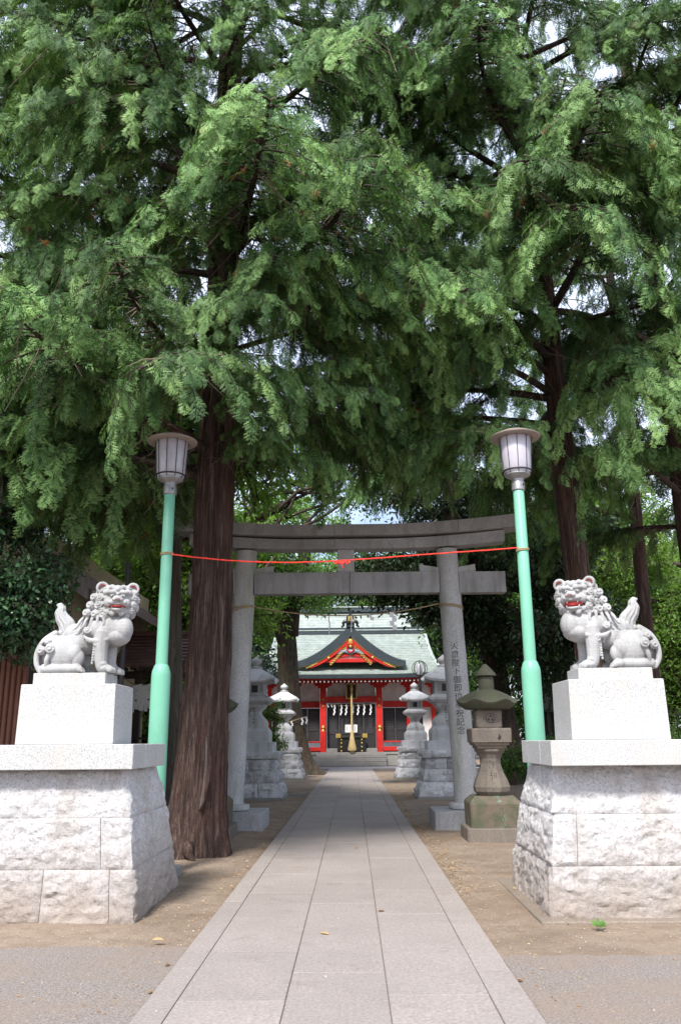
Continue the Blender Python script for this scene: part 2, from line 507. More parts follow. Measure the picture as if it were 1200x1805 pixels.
for x0, x1, off in ((-1.24, -1.053, .1), (.80, 1.03, .0)):
    y = 6.1 + off - 4.8
    while y < 46.5:
        y1 = min(y + 2.4, 46.55)
        if y1 - y > .1: slab(x0, x1, y, y1, 'border_stone')
        y += 2.4
for nm, x0, x1, y, lb in (('edging_kerb', -1.95, -1.3, 24.6, 'thin concrete edging strip left of the path beside the nearer white lantern'),
                      ('edging_kerb', 1.1, 1.7, 32.2, 'thin concrete edging strip right of the path beside the farther white lantern')):
    tag(MB().box(x0, x1, y, y + .12, -.05, .05, .01).build(nm, M['concrete']), lb, 'kerb')


# ------------------------------------------------------------------ rough split stone blocks
def rough_block(c, name, mat, parent, res=.05, amp=.03, seed=0, rough=('-y', '+x', '-x', '+y'), fine=True):
    """c: 8 corners, index = x + 2y + 4z; the listed faces are split rough, their edges stay straight-ish"""
    c = [Vector(p) for p in c]
    quads = {'-y': (0, 1, 5, 4), '+x': (1, 3, 7, 5), '+y': (3, 2, 6, 7), '-x': (2, 0, 4, 6), '+z': (4, 5, 7, 6), '-z': (0, 2, 3, 1)}
    m = MB()
    for key, q in quads.items():
        p0, p1, p2, p3 = (c[i] for i in q)
        nrm = (p1 - p0).cross(p3 - p0).normalized()
        if key in rough:
            nu = max(3, int((p1 - p0).length / res)); nv = max(3, int((p3 - p0).length / res))
        else: nu = nv = 1
        vs = []
        for j in range(nv + 1):
            for i in range(nu + 1):
                u, v = i / nu, j / nv
                p = (p0 * (1 - u) + p1 * u) * (1 - v) + (p3 * (1 - u) + p2 * u) * v
                if key in rough:
                    W_ = (p1 - p0).length; H_ = (p3 - p0).length
                    e = min(min(u, 1 - u) * W_, min(v, 1 - v) * H_) / (amp * 1.3)
                    e = min(1, e) ** .6
                    s = seed * 7.3
                    h = noise.noise((p.x * 3.2 + s, p.y * 3.2, p.z * 4.5)) * .9
                    # conchoidal steps
                    q_ = noise.noise((p.x * 7 + s, p.y * 7, p.z * 10 + 4)); h += .55 * (abs(q_) ** .45) * (1 if q_ > 0 else -1)
                    q_ = noise.noise((p.x * 13 - s, p.y * 13, p.z * 19 + 8)); h += .45 * (abs(q_) ** .6) * (1 if q_ > 0 else -1)
                    h += .60 * noise.noise((p.x * 26 + s, p.y * 26, p.z * 30)) + .35 * noise.noise((p.x * 47, p.y * 47 + s, p.z * 47))
                    p = p + nrm * (amp * (.45 + .55 * h) * e)
                    if min(u, 1 - u) < 1e-6 or min(v, 1 - v) < 1e-6: pass
                vs.append(p)
        fs = [(j * (nu + 1) + i, j * (nu + 1) + i + 1, (j + 1) * (nu + 1) + i + 1, (j + 1) * (nu + 1) + i) for j in range(nv) for i in range(nu)]
        m.add(vs, fs)
    return m.build(name, mat, parent, smooth=38)


def course(xa, xb, ya, yb, ta, tb, tc, td, z0, z1, splits, name, mat, parent, gap=.004, seed=0, res=.05, amp=.03):
    """a course of stone: footprint (xa,xb,ya,yb) at z0, (ta,tb,tc,td) at z1, cut into blocks at x fractions"""
    fr = [0] + list(splits) + [1]
    for k in range(len(fr) - 1):
        a, b = fr[k], fr[k + 1]
        L = lambda p, q, t_: p + (q - p) * t_
        g0 = gap if k else 0; g1 = gap if k < len(fr) - 2 else 0
        cs = []
        for z, (x0, x1, y0, y1) in ((z0, (xa, xb, ya, yb)), (z1 - gap, (ta, tb, tc, td))):
            X0, X1 = L(x0, x1, a) + g0, L(x0, x1, b) - g1
            cs += [(X0, y0, z), (X1, y0, z), (X0, y1, z), (X1, y1, z)]
        rf = ['-y', '+y']
        if k == 0: rf.append('-x')
        if k == len(fr) - 2: rf.append('+x')
        rough_block(cs, name, mat, parent, res, amp, seed + k * 3.1, rf)


def lion_pedestal(side, label, block_label):
    # side -1: left of the path, +1: right.  e = inner edge at the path, growing away from it
    if side < 0:
        E = dict(b0=-1.915, b1=-1.955, b2=-2.01, b3=-2.08, sl=-1.98, sf=7.77); w = 1.52
    else:
        E = dict(b0=1.70, b1=1.745, b2=1.79, b3=1.87, sl=1.765, sf=7.70); w = 1.52
    root = thing('lion_pedestal', label, 'pedestal', (E['sl'] + side * w / 2, 8.5, 0))
    def span(e, grow=0):
        far = E['sl'] + side * (w + grow)
        return (far, e) if side < 0 else (e, far)
    ys = [(7.84, 9.75), (7.875, 9.58), (7.90, 9.40), (7.98, 9.16)]
    zs = [-.05, .415, .845, 1.262]
    spl = [(.5, .87) if side < 0 else (.93,), (.14, .82) if side < 0 else (.14, .92), (.1,) if side < 0 else (.9,)]
    es = [E['b0'], E['b1'], E['b2'], E['b3']]
    gr = [.07, .03, -.02, -.09]
    for k in range(3):
        xa, xb = span(es[k], gr[k]); ta, tb = span(es[k + 1] if k < 2 else es[3], gr[k + 1])
        course(xa, xb, ys[k][0], ys[k][1], ta, tb, ys[k + 1][0], ys[k + 1][1], zs[k], zs[k + 1], spl[k], 'split_stone_block', M['rough_granite'], root, seed=k * 5 + side * 9, res=.017, amp=.036, gap=.0025)
    # mortar core behind the joints
    xa, xb = span(E['b3'], -.15)
    xa, xb = min(xa, xb) + .05, max(xa, xb) - .05
    MB().box(xa, xb, 8.05, 9.1, 0, 1.25).build('mortar_core', M['joint'], root)
    # cap slab in two stones
    x0, x1 = span(E['sl'])
    MB().box(x0, x1, E['sf'], E['sf'] + .46, 1.262, 1.482, .006).build('cap_slab', M['granite'], root)
    MB().box(x0, x1, E['sf'] + .466, E['sf'] + 1.32, 1.262, 1.481, .006).build('cap_slab', M['granite'], root)
    # smooth die block and lion plinth
    if side < 0: bx, px_ = (-3.17, -2.255), (-3.10, -2.395)
    else: bx, px_ = (2.055, 2.965), (2.19, 2.905)
    blk = MB()
    cx = (bx[0] + bx[1]) / 2
    a0, a1 = bx[0] - .004, bx[1] + .004
    b0, b1 = bx[0] + .004, bx[1] - .004
    blk.rings([[(a0 + .004, 8.06, 1.482), (a1 - .004, 8.06, 1.482), (a1 - .004, 8.72, 1.482), (a0 + .004, 8.72, 1.482)],
               [(a0, 8.055, 1.487), (a1, 8.055, 1.487), (a1, 8.725, 1.487), (a0, 8.725, 1.487)],
               [(b0, 8.06, 2.035), (b1, 8.06, 2.035), (b1, 8.72, 2.035), (b0, 8.72, 2.035)],
               [(b0 + .006, 8.066, 2.041), (b1 - .006, 8.066, 2.041), (b1 - .006, 8.714, 2.041), (b0 + .006, 8.714, 2.041)]])
    blk.build('die_block', M['granite'], root)
    MB().box(px_[0], px_[1], 8.17, 8.60, 2.041, 2.155, .005).build('statue_plinth', M['granite'], root)
    if side > 0:   # low footing strip at the foot
        MB().box(1.585, 3.4, 7.70, 10.0, -.08, .003, .01).build('footing', M['soiled'], root)
    return root

lion_pedestal(-1, 'white granite pedestal with split stone courses under the closed mouthed lion left of the path', '')
lion_pedestal(1, 'white granite pedestal with split stone courses under the open mouthed lion right of the path', '')


# ------------------------------------------------------------------ torii
T = thing('torii_gate', 'tall grey stone torii gate spanning the path with a carved inscription on its right pillar', 'torii gate', (-.08, 15.9, 0))
TY = 15.9
for s, xb, xt in ((-1, -2.21, -2.035), (1, 2.055, 1.885)):
    cx = xb
    m = MB()
    x0, x1 = (-2.83, -1.58) if s < 0 else (1.42, 2.67)
    m.box(x0, x1, 15.27, 16.52, -.05, .285, .012).build('base_block', M['beam_stone'], T)
    MB().lathe(cx, TY, [(.29, .285), (.325, .30), (.335, .34), (.32, .385), (.25, .40), (.21, .40)], 32).build('base_ring', M['torii_stone'], T, smooth=40)
    rs = []
    n = 48
    for k in range(25):
        q = k / 24; z = .395 + q * (5.085 - .395)
        r = .218 - .012 * q
        X = xb + (xt - xb) * q
        rs.append([(X + (r + .0015 * noise.noise((math.cos(a) * 3, math.sin(a) * 3, z * 3))) * math.cos(a), TY + r * math.sin(a), z) for a in (2 * PI * i / n for i in range(n))])
    pil = MB().rings(rs).build('pillar', M['torii_stone'], T, smooth=50)
    # straw rope tied round the pillar below the lower beam
    for dz in (0, .035):
        q = (4.02 - dz - .395) / 4.69; X = xb + (xt - xb) * q
        if s < 0 and dz: tilt = .05
        else: tilt = .03
        MB().tube([(X + .222 * math.cos(a), TY + .222 * math.sin(a), 3.98 - dz + tilt * math.cos(a) * -s) for a in (2 * PI * i / 32 for i in range(33))], .013, 6).build('rope_band', M['straw'], pil)
# nuki (lower beam), pieces between and outside the pillars
def beam(x0, x1, z0, z1, d, nm='lower_beam', mt='beam_stone', bev=.008): return MB().box(x0, x1, TY - d, TY + d, z0, z1, bev).build(nm, M[mt], T)
beam(-3.13, -2.225, 4.23, 4.645, .125); beam(-1.86, -.02, 4.225, 4.64, .125); beam(-.014, 1.71, 4.222, 4.637, .125); beam(2.09, 2.985, 4.215, 4.625, .125)
# wedges on the beam
for xa, xb_, hi in ((-2.64, -2.21, -1), (-1.86, -1.50, 1), (1.34, 1.72, -1), (2.08, 2.42, 1)):
    za, zb = (.15, .09) if hi < 0 else (.09, .15)
    q = 4.632
    MB().rings([[(xa, TY - .07, q), (xb_, TY - .07, q), (xb_, TY + .07, q), (xa, TY + .07, q)], [(xa, TY - .07, q + za), (xb_, TY - .07, q + zb), (xb_, TY + .07, q + zb), (xa, TY + .07, q + za)]]).build('wedge', M['torii_stone'], T)
MB().box(-.255, .075, TY - .10, TY + .10, 4.645, 5.09, .008).build('centre_strut', M['torii_stone'], T)
MB().box(-.16, -.02, TY - .13, TY - .124, 4.30, 4.62, .002).build('strut_tenon', M['beam_stone'], T)

def arc_beam(x0, x1, zl, zh, d, nm, segs, slope=0, tipx=0.0):
    """upper beams: sweep up towards both ends"""
    cuts = [x0] + segs + [x1]
    for a, b in zip(cuts[:-1], cuts[1:]):
        rs = []
        k = 14
        for i in range(k + 1):
            x = a + .003 + (b - a - .006) * i / k
            e = abs(x + .08) / 3.3
            up = .24 * max(0, e - .25) ** 1.8
            hh = .05 * max(0, e - .3)
            rs.append([(x, TY - d, zl + up), (x, TY - d - slope, zh - .05 + up + hh), (x, TY, zh + up + hh), (x, TY + d + slope, zh - .05 + up + hh), (x, TY + d, zl + up)])
        MB().rings(rs).build(nm, M['beam_stone'], T)
arc_beam(-3.14, 3.01, 5.09, 5.335, .17, 'lower_lintel', [-.30, 1.9])
arc_beam(-3.42, 3.36, 5.34, 5.60, .27, 'top_lintel', [-.30, 2.1], .03)

# engraved characters down the right pillar
txt = '天皇陛下御即位奉祝記念'
top_uv = (799, 1137); bot_uv = (816, 1285)
for i, ch in enumerate(txt):
    q = i / (len(txt) - 1)
    v = 1138 + (1287 - 1138) * q
    zc = at(808, v, Y=15.68).z
    k = (zc - .395) / 4.69; X = 2.055 + (1.885 - 2.055) * k; r = .218 - .012 * k
    cu = bpy.data.curves.new('character', 'FONT'); cu.body = ch; cu.size = .150; cu.align_x = 'CENTER'; cu.align_y = 'CENTER'; cu.extrude = .001; cu.resolution_u = 3
    tmp = bpy.data.objects.new('tmp', cu); C.objects.link(tmp)
    dg = bpy.context.evaluated_depsgraph_get()
    me = bpy.data.meshes.new_from_object(tmp.evaluated_get(dg)); bpy.data.objects.remove(tmp)
    # centre glyph and bend it round the pillar, facing the photographer
    co = np.array([v_.co[:] for v_ in me.vertices])
    if len(co) == 0: continue
    mid = (co.max(0) + co.min(0)) / 2; co -= mid
    phi0 = -PI / 2 - .10
    outv = []
    for x, y, zz in co:
        ph = phi0 + x / r
        rr = r + .0035 + (zz > 0) * .001
        outv.append((X + rr * math.cos(ph) - T.location.x, TY + rr * math.sin(ph) - T.location.y, zc + y))
    for v_, c_ in zip(me.vertices, outv): v_.co = c_
    link_mesh('carved_character', me, M['ink'], T)

# straw rope strung between the pillars with paper streamers
rope = thing('shimenawa_rope', 'thin straw rope with white paper streamers hung between the torii pillars under the lower beam', 'rope', (0, TY, 3.9))
pts = []
for i in range(41):
    q = i / 40; x = -1.83 + 3.52 * q
    pts.append((x, TY - .03, 3.99 + (4.02 - 3.99) * q - .20 * 4 * q * (1 - q)))
MB().tube(pts, .011, 6).build('cord', M['straw'], rope)
def shide(x, y, z, L, w, parent, n=4, mat='paper', tilt=0.0):
    """zig-zag folded paper streamer hanging from (x, y, z)"""
    m = MB(); h = L / n
    for k in range(n):
        sx = (k % 2) * w * .55 - w * .27
        z0 = z - k * h; z1 = z0 - h * 1.12
        yy = y + .006 * k
        lean = tilt * (k + .5)
        m.rings([[(x + sx - w / 2 + lean, yy, z1), (x + sx + w / 2 + lean, yy - .01, z1 - .01), (x + sx + w / 2 + lean, yy - .007, z1 - .01), (x + sx - w / 2 + lean, yy + .003, z1)],
                 [(x + sx - w / 2 + lean * .8, yy - .004, z0), (x + sx + w / 2 + lean * .8, yy - .012, z0), (x + sx + w / 2 + lean * .8, yy - .009, z0), (x + sx - w / 2 + lean * .8, yy - .001, z0)]])
    return m.build('paper_streamer', M[mat], parent)
for x, L, w, n_ in ((-.42, .34, .022, 3), (.0, .30, .02, 3), (.38, .10, .07, 2), (.80, .33, .085, 4)):
    q = (x + 1.83) / 3.52
    shide(x, TY - .04, 3.99 + .03 * q - .8 * q * (1 - q), L, w, rope, n_, tilt=.003)


# ------------------------------------------------------------------ street lamps beside the path
def lamp_post(x, y, label, flip):
    L = thing('street_lamp', label, 'street lamp', (x, y, 0), 'mint green lamp posts')
    MB().sq(x, y, [(.30, -.05), (.30, .085), (.29, .095)], .01).build('footing', M['concrete'], L)
    MB().lathe(x, y, [(.115, .095), (.117, 2.28), (.112, 2.33), (.088, 2.40), (.072, 2.42)], 28).build('lower_pole', M['mint'], L, smooth=50)
    MB().lathe(x, y, [(.074, 2.40), (.070, 4.60), (.066, 4.605)], 24).build('upper_pole', M['mint'], L, smooth=50)
    MB().lathe(x, y, [(.067, 4.585), (.085, 4.60), (.085, 4.70), (.078, 4.715), (.078, 4.745), (.11, 4.77), (.155, 4.79), (.165, 4.80), (.165, 4.83)], 28).build('collar', M['steel'], L, smooth=35)
    MB().tube([(x + flip * .05, y - .075, 4.66), (x + flip * .055, y - .095, 4.66)], .011, 8).build('bolt', M['wire'], L)
    MB().lathe(x, y, [(.150, 4.815), (.172, 4.825), (.178, 4.86), (.182, 4.87), (.207, 5.30), (.20, 5.31)], 40).build('glass_shade', M['opal'], L, smooth=50)
    MB().lathe(x, y, [(.176, 4.845), (.189, 4.848), (.189, 4.862), (.178, 4.865)], 40).build('lower_ring', M['wire'], L, smooth=50)
    rib = None
    for k in range(10):
        a = 2 * PI * (k + .35) / 10
        pts = [(x + r * math.cos(a), y + r * math.sin(a), z) for r, z in ((.14, 4.79), (.178, 4.82), (.186, 4.86), (.215, 5.30), (.216, 5.335))]
        MB().tube(pts, .0045, 5).build('cage_wire', M['wire'], L)
    MB().lathe(x, y, [(.19, 5.305), (.315, 5.318), (.322, 5.326), (.315, 5.336), (.20, 5.39), (.06, 5.43), (.012, 5.44)], 48).build('cap', M['cap_metal'], L, smooth=40)
    MB().lathe(x, y, [(.318, 5.310), (.326, 5.318), (.326, 5.330), (.318, 5.334)], 48).build('cap_rim', M['cap_metal'], L, smooth=50)
    return L
lamp_post(-2.335, 10.3, 'mint green lamp post with white glass shade beside the thick scarred cypress trunk', 1)
lamp_post(2.185, 10.3, 'mint green lamp post with white glass shade beside the open mouthed lion', 1)

cord = thing('red_cord', 'slack red cord with a middle knot tied between the two mint green lamp posts', 'cord', (0, 10.3, 3.6))
pts = []
for i in range(61):
    q = i / 60; x = -2.26 + 4.37 * q
    s_ = .12 * 4 * q * (1 - q) * (1 if q > .5 else 1)
    pts.append((x, 10.22, 3.785 + .035 * q - s_ - .03 * math.sin(q * PI * 2) + .004 * noise.noise((q * 30, 0, 0))))
MB().tube(pts, .0085, 6).build('strand', M['red_rope'], cord)
pts2 = [(p[0], p[1] - .005 + .01 * math.sin(i * 2.1), p[2] + .011 * math.cos(i * 2.1)) for i, p in enumerate(pts)]
MB().tube(pts2[:20], .004, 5).build('loose_strand', M['red_rope'], cord)
MB().tube([(-.20 + .012 * i, 10.21 + .015 * math.sin(i * 1.9), 3.655 + .022 * math.cos(i * 1.7)) for i in range(17)], .011, 6).build('knot', M['red_rope'], cord)
MB().tube([(-.12, 10.2, 3.65), (-.10, 10.19, 3.61), (-.09, 10.2, 3.58)], .006, 5).build('loose_end', M['red_rope'], cord)
for sx in (-2.335, 2.185):
    for dz in (0, .016):
        MB().tube([(sx + .078 * math.cos(a), 10.3 + .078 * math.sin(a), 3.80 + dz + .008 * math.cos(a)) for a in (2 * PI * i / 24 for i in range(25))], .008, 5).build('wrapped_turn', M['straw'], cord)


# ------------------------------------------------------------------ white stone lanterns
def hip_roof(m, cx, cy, z0, h, half, flare=.08, thick=.06, n=12, top=.14, lift=.10):
    """square pyramid roof with concave slopes and upturned corners (closed)"""
    ring = []
    lv = 7
    rs = []
    def sqring(hw, zbase, cornerlift):
        pts = []
        for sd in range(4):
            for i in range(n):
                u = -1 + 2 * i / n
                e = abs(u) ** 3
                k = 1 + flare * e * (cornerlift > 0) * .6
                x, y = ((u, -1), (1, u), (-u, 1), (-1, -u))[sd]
                pts.append((cx + x * hw * k, cy + y * hw * k, zbase + cornerlift * e))
        return pts
    rs.append(sqring(half * .72, z0 + .02, 0))
    rs.append(sqring(half * .97, z0, lift))
    rs.append(sqring(half, z0 + thick, lift))
    for j in range(1, lv + 1):
        q = j / lv
        hw = half * (1 - q) + top * q
        z = z0 + thick + (h - thick) * (q ** .75 if True else q) 
        rs.append(sqring(hw, z, lift * (1 - q) ** 3))
    m.rings(rs)


def stone_lantern(x, y, label):
    L = thing('stone_lantern', label, 'stone lantern', (x, y, 0), 'pale stone lanterns in pairs along the path')
    MB().sq(x, y, [(.90, -.05), (.90, .05), (.89, .06)], .01).build('footing', M['concrete'], L)
    H = [(.84, .74, .06, .42), (.72, .67, .42, .745), (.66, .63, .745, 1.03)]
    for k, (h0, h1, z0, z1) in enumerate(H):
        course(x - h0, x + h0, y - h0, y + h0, x - h1, x + h1, y - h1, y + h1, z0, z1, ((.62,), (), (.45,))[k], 'base_stone', M['lantern_rough'], L, seed=k * 3 + x, res=.05, amp=.085, gap=.008)
    MB().box(x - .56, x + .56, y - .56, y + .56, .1, 1.02).build('mortar_core', M['joint'], L)
    course(x - .71, x + .71, y - .71, y + .71, x - .72, x + .72, y - .72, y + .72, 1.035, 1.22, (), 'base_cap', M['lantern_rough'], L, seed=x * 3, res=.05, amp=.065, gap=0)
    MB().sq(x, y, [(.56, 1.22), (.56, 1.455), (.55, 1.465)], .012).build('lower_plinth', M['lantern_stone'], L)
    MB().sq(x, y, [(.44, 1.465), (.445, 1.69), (.43, 1.76), (.36, 1.84), (.35, 1.865)], .012).build('upper_plinth', M['lantern_stone'], L)
    prof = []
    for i in range(15):
        q = i / 14
        hw = .36 - .02 * q - .17 * math.exp(-((q - .62) / .26) ** 2) - .02 * math.exp(-((q - .0) / .1) ** 2)
        prof.append((hw, 1.865 + q * .60))
    MB().sq(x, y, prof, .05).build('shaft', M['lantern_stone'], L, smooth=30)
    MB().sq(x, y, [(.33, 2.465), (.40, 2.50), (.47, 2.56), (.475, 2.62), (.37, 2.70), (.345, 2.715)], .03).build('firebox_platform', M['lantern_stone'], L)
    # firebox: corner posts, sills and dark openings
    body = MB().sq(x, y, [(.24, 2.715), (.24, 3.06)], .01).build('firebox', M['lantern_stone'], L)
    for sx in (-1, 1):
        for sy in (-1, 1):
            MB().box(x + sx * .262 - .035, x + sx * .262 + .035, y + sy * .262 - .035, y + sy * .262 + .035, 2.715, 3.06, .004).build('corner_post', M['lantern_stone'], body)
    for z0, z1 in ((2.72, 2.79), (3.0, 3.055)):
        MB().box(x - .228, x + .228, y - .285, y - .242, z0, z1, .004).build('rail', M['lantern_stone'], body)
    MB().box(x - .085, x + .085, y - .262, y - .241, 2.80, 2.99).build('window_opening', M['black_wood'], body)
    for dx in (-.15, -.10, .10, .15):
        MB().box(x + dx - .012, x + dx + .012, y - .275, y - .241, 2.79, 3.0).build('mullion', M['lantern_stone'], body)
    m = MB(); hip_roof(m, x, y, 3.04, .42, .56, .12, .06, 12, .15, .09)
    m.build('roof', M['lantern_stone'], L, smooth=35)
    MB().lathe(x, y, [(.15, 3.455), (.17, 3.48), (.17, 3.51), (.09, 3.525), (.075, 3.56), (.13, 3.60), (.16, 3.65), (.15, 3.70), (.09, 3.75), (.03, 3.79), (.005, 3.82)], 20).build('finial', M['lantern_stone'], L, smooth=50)
    # faint engraved column of characters on the shaft
    for k in range(6):
        z = 2.38 - k * .075
        m = MB()
        for j in range(3):
            a = rnd.uniform(-.02, .02)
            m.box(x - .022 + a, x + .022 + a, y - .29, y - .262, z - j * .016 - .003, z - j * .016 + .003)
        m.box(x - .004, x + .004, y - .29, y - .262, z - .045, z + .006)
        # strokes sit at the shaft surface
        q = (z - 1.865) / .6
        hw = .36 - .02 * q - .17 * math.exp(-((q - .62) / .26) ** 2)
        m.v = [(vx, vy + (y - hw) - (y - .262) - .001 + .012 * (vy < y - .27), vz) for vx, vy, vz in m.v]
        m.build('engraving', M['ink'], L)
    return L
la = stone_lantern(-2.70, 23.75, 'pale stone lantern left of the path just behind the left torii pillar')
for (x, y, lb) in ((2.58, 23.75, 'pale stone lantern right of the path partly hidden by the inscribed torii pillar'),
                   (-2.83, 35.4, 'pale stone lantern left of the path just before the old leaning tree'),
                   (2.60, 35.4, 'pale stone lantern right of the path standing clear against the shrine lattice doors')):
    dup(la, (x, y, 0), lb)


# ------------------------------------------------------------------ old mossy lanterns in front of the torii
def hexp(cx, cy, prof, n=6, rot=0): return MB().lathe(cx, cy, prof, n, rot=rot)
def old_lantern(x, y, label):
    L = thing('mossy_lantern', label, 'stone lantern', (x, y, 0), 'old brown stone lanterns in front of the torii')
    MB().sq(x, y, [(.47, -.05), (.465, .17), (.455, .185)], .03).build('lower_base', M['old_stone'], L)
    MB().sq(x, y, [(.395, .185), (.40, .53), (.385, .56), (.30, .64)], .03).build('upper_base', M['base_moss'], L)
    prof = []
    for z, r in ((.64, .23), (.70, .285), (.77, .30), (.86, .27), (1.0, .20), (1.12, .165), (1.20, .17), (1.27, .20), (1.31, .245), (1.345, .25)):
        prof.append((r * 1.0, z))
    sh = MB().lathe(x, y, prof, 8, rot=PI / 8).build('shaft', M['old_stone'], L)
    MB().sq(x, y, [(.20, 1.345), (.235, 1.355), (.245, 1.40), (.275, 1.405), (.285, 1.44), (.31, 1.45), (.315, 1.64), (.30, 1.665)], .015).build('firebox_platform', M['old_stone'], L)
    # crescent niche on the platform face
    MB().tube([(x + .10, y - .316, 1.50), (x + .125, y - .318, 1.53), (x + .11, y - .317, 1.575)], [.016, .02, .006], 7).build('niche', M['ink'], L)
    fb = MB().sq(x - .01, y, [(.195, 1.665), (.205, 1.69), (.205, 1.93), (.19, 1.96)], .03).build('firebox', M['old_stone'], L)
    MB().tube([(x + .01 + .072 * math.cos(a), y - .2055, 1.82 + .072 * math.sin(a)) for a in (2 * PI * i / 20 for i in range(21))], .004, 5).build('ring_groove', M['ink'], fb)
    for dx, dz in ((0, .035), (-.032, -.02), (.032, -.02)):
        MB().tube([(x + .01 + dx, y - .212, 1.82 + dz), (x + .01 + dx, y - .18, 1.82 + dz)], .016, 10).build('round_hole', M['ink'], fb)
    # mushroom-like worn roof with an uneven, upturned rim
    rs = []
    n = 36
    for r, z, w in ((.20, 1.985, 0), (.36, 1.965, 0), (.475, 2.01, 1), (.50, 2.055, 1), (.43, 2.10, .8), (.34, 2.17, .5), (.22, 2.24, .2), (.14, 2.275, 0), (.12, 2.28, 0)):
        ring = []
        for i in range(n):
            a = 2 * PI * i / n
            lob = abs(math.cos(3 * a)) ** 3
            rr = r * (1 - w * .07 * (1 - lob)) + w * .012 * noise.noise((a * 2, z, x)); zz = z + w * (.055 * lob) + w * .012 * noise.noise((math.cos(a) * 2, math.sin(a) * 2, x))
            ring.append((x + rr * math.cos(a), y + rr * math.sin(a), zz))
        rs.append(ring)
    MB().rings(rs).build('roof', M['moss_stone'], L, smooth=35)
    MB().lathe(x, y, [(.125, 2.275), (.13, 2.30), (.13, 2.42), (.12, 2.48), (.10, 2.49)], 20).build('finial_neck', M['moss_stone'], L, smooth=40)
    MB().lathe(x, y, [(.11, 2.49), (.175, 2.50), (.17, 2.53), (.10, 2.61), (.045, 2.67), (.01, 2.695)], 14).build('finial_cap', M['moss_stone'], L, smooth=40)
    # engraved mark on the shaft
    m = MB()
    for ax, az, bx_, bz in ((-.05, 1.14, -.02, 1.17), (-.045, 1.10, -.045, 1.05), (-.01, 1.14, .05, 1.15), (.0, 1.11, .045, 1.115), (.03, 1.11, .02, 1.05), (-.05, .98, .0, 1.0), (-.02, 1.0, -.02, .88), (-.05, .95, -.005, .95), (.02, .98, .06, .98), (.06, .98, .05, .90), (.02, .98, .02, .90), (.02, .94, .05, .94)):
        def onr(q, z):
            r = np.interp(z, [p[1] for p in prof], [p[0] for p in prof]) * math.cos(PI / 8)
            return (x + q, y - r - .001, z)
        m.tube([onr(ax, az), onr(bx_, bz)], .005, 5)
    m.build('engraving', M['moss_stone'], L)
    return L
ol = old_lantern(2.20, 13.9, 'old brown stone lantern with mossy mushroom roof beside the inscribed torii pillar')
dup(ol, (-2.42, 14.4, 0), 'old brown stone lantern with a mossy roof mostly hidden behind the thick cypress trunk')
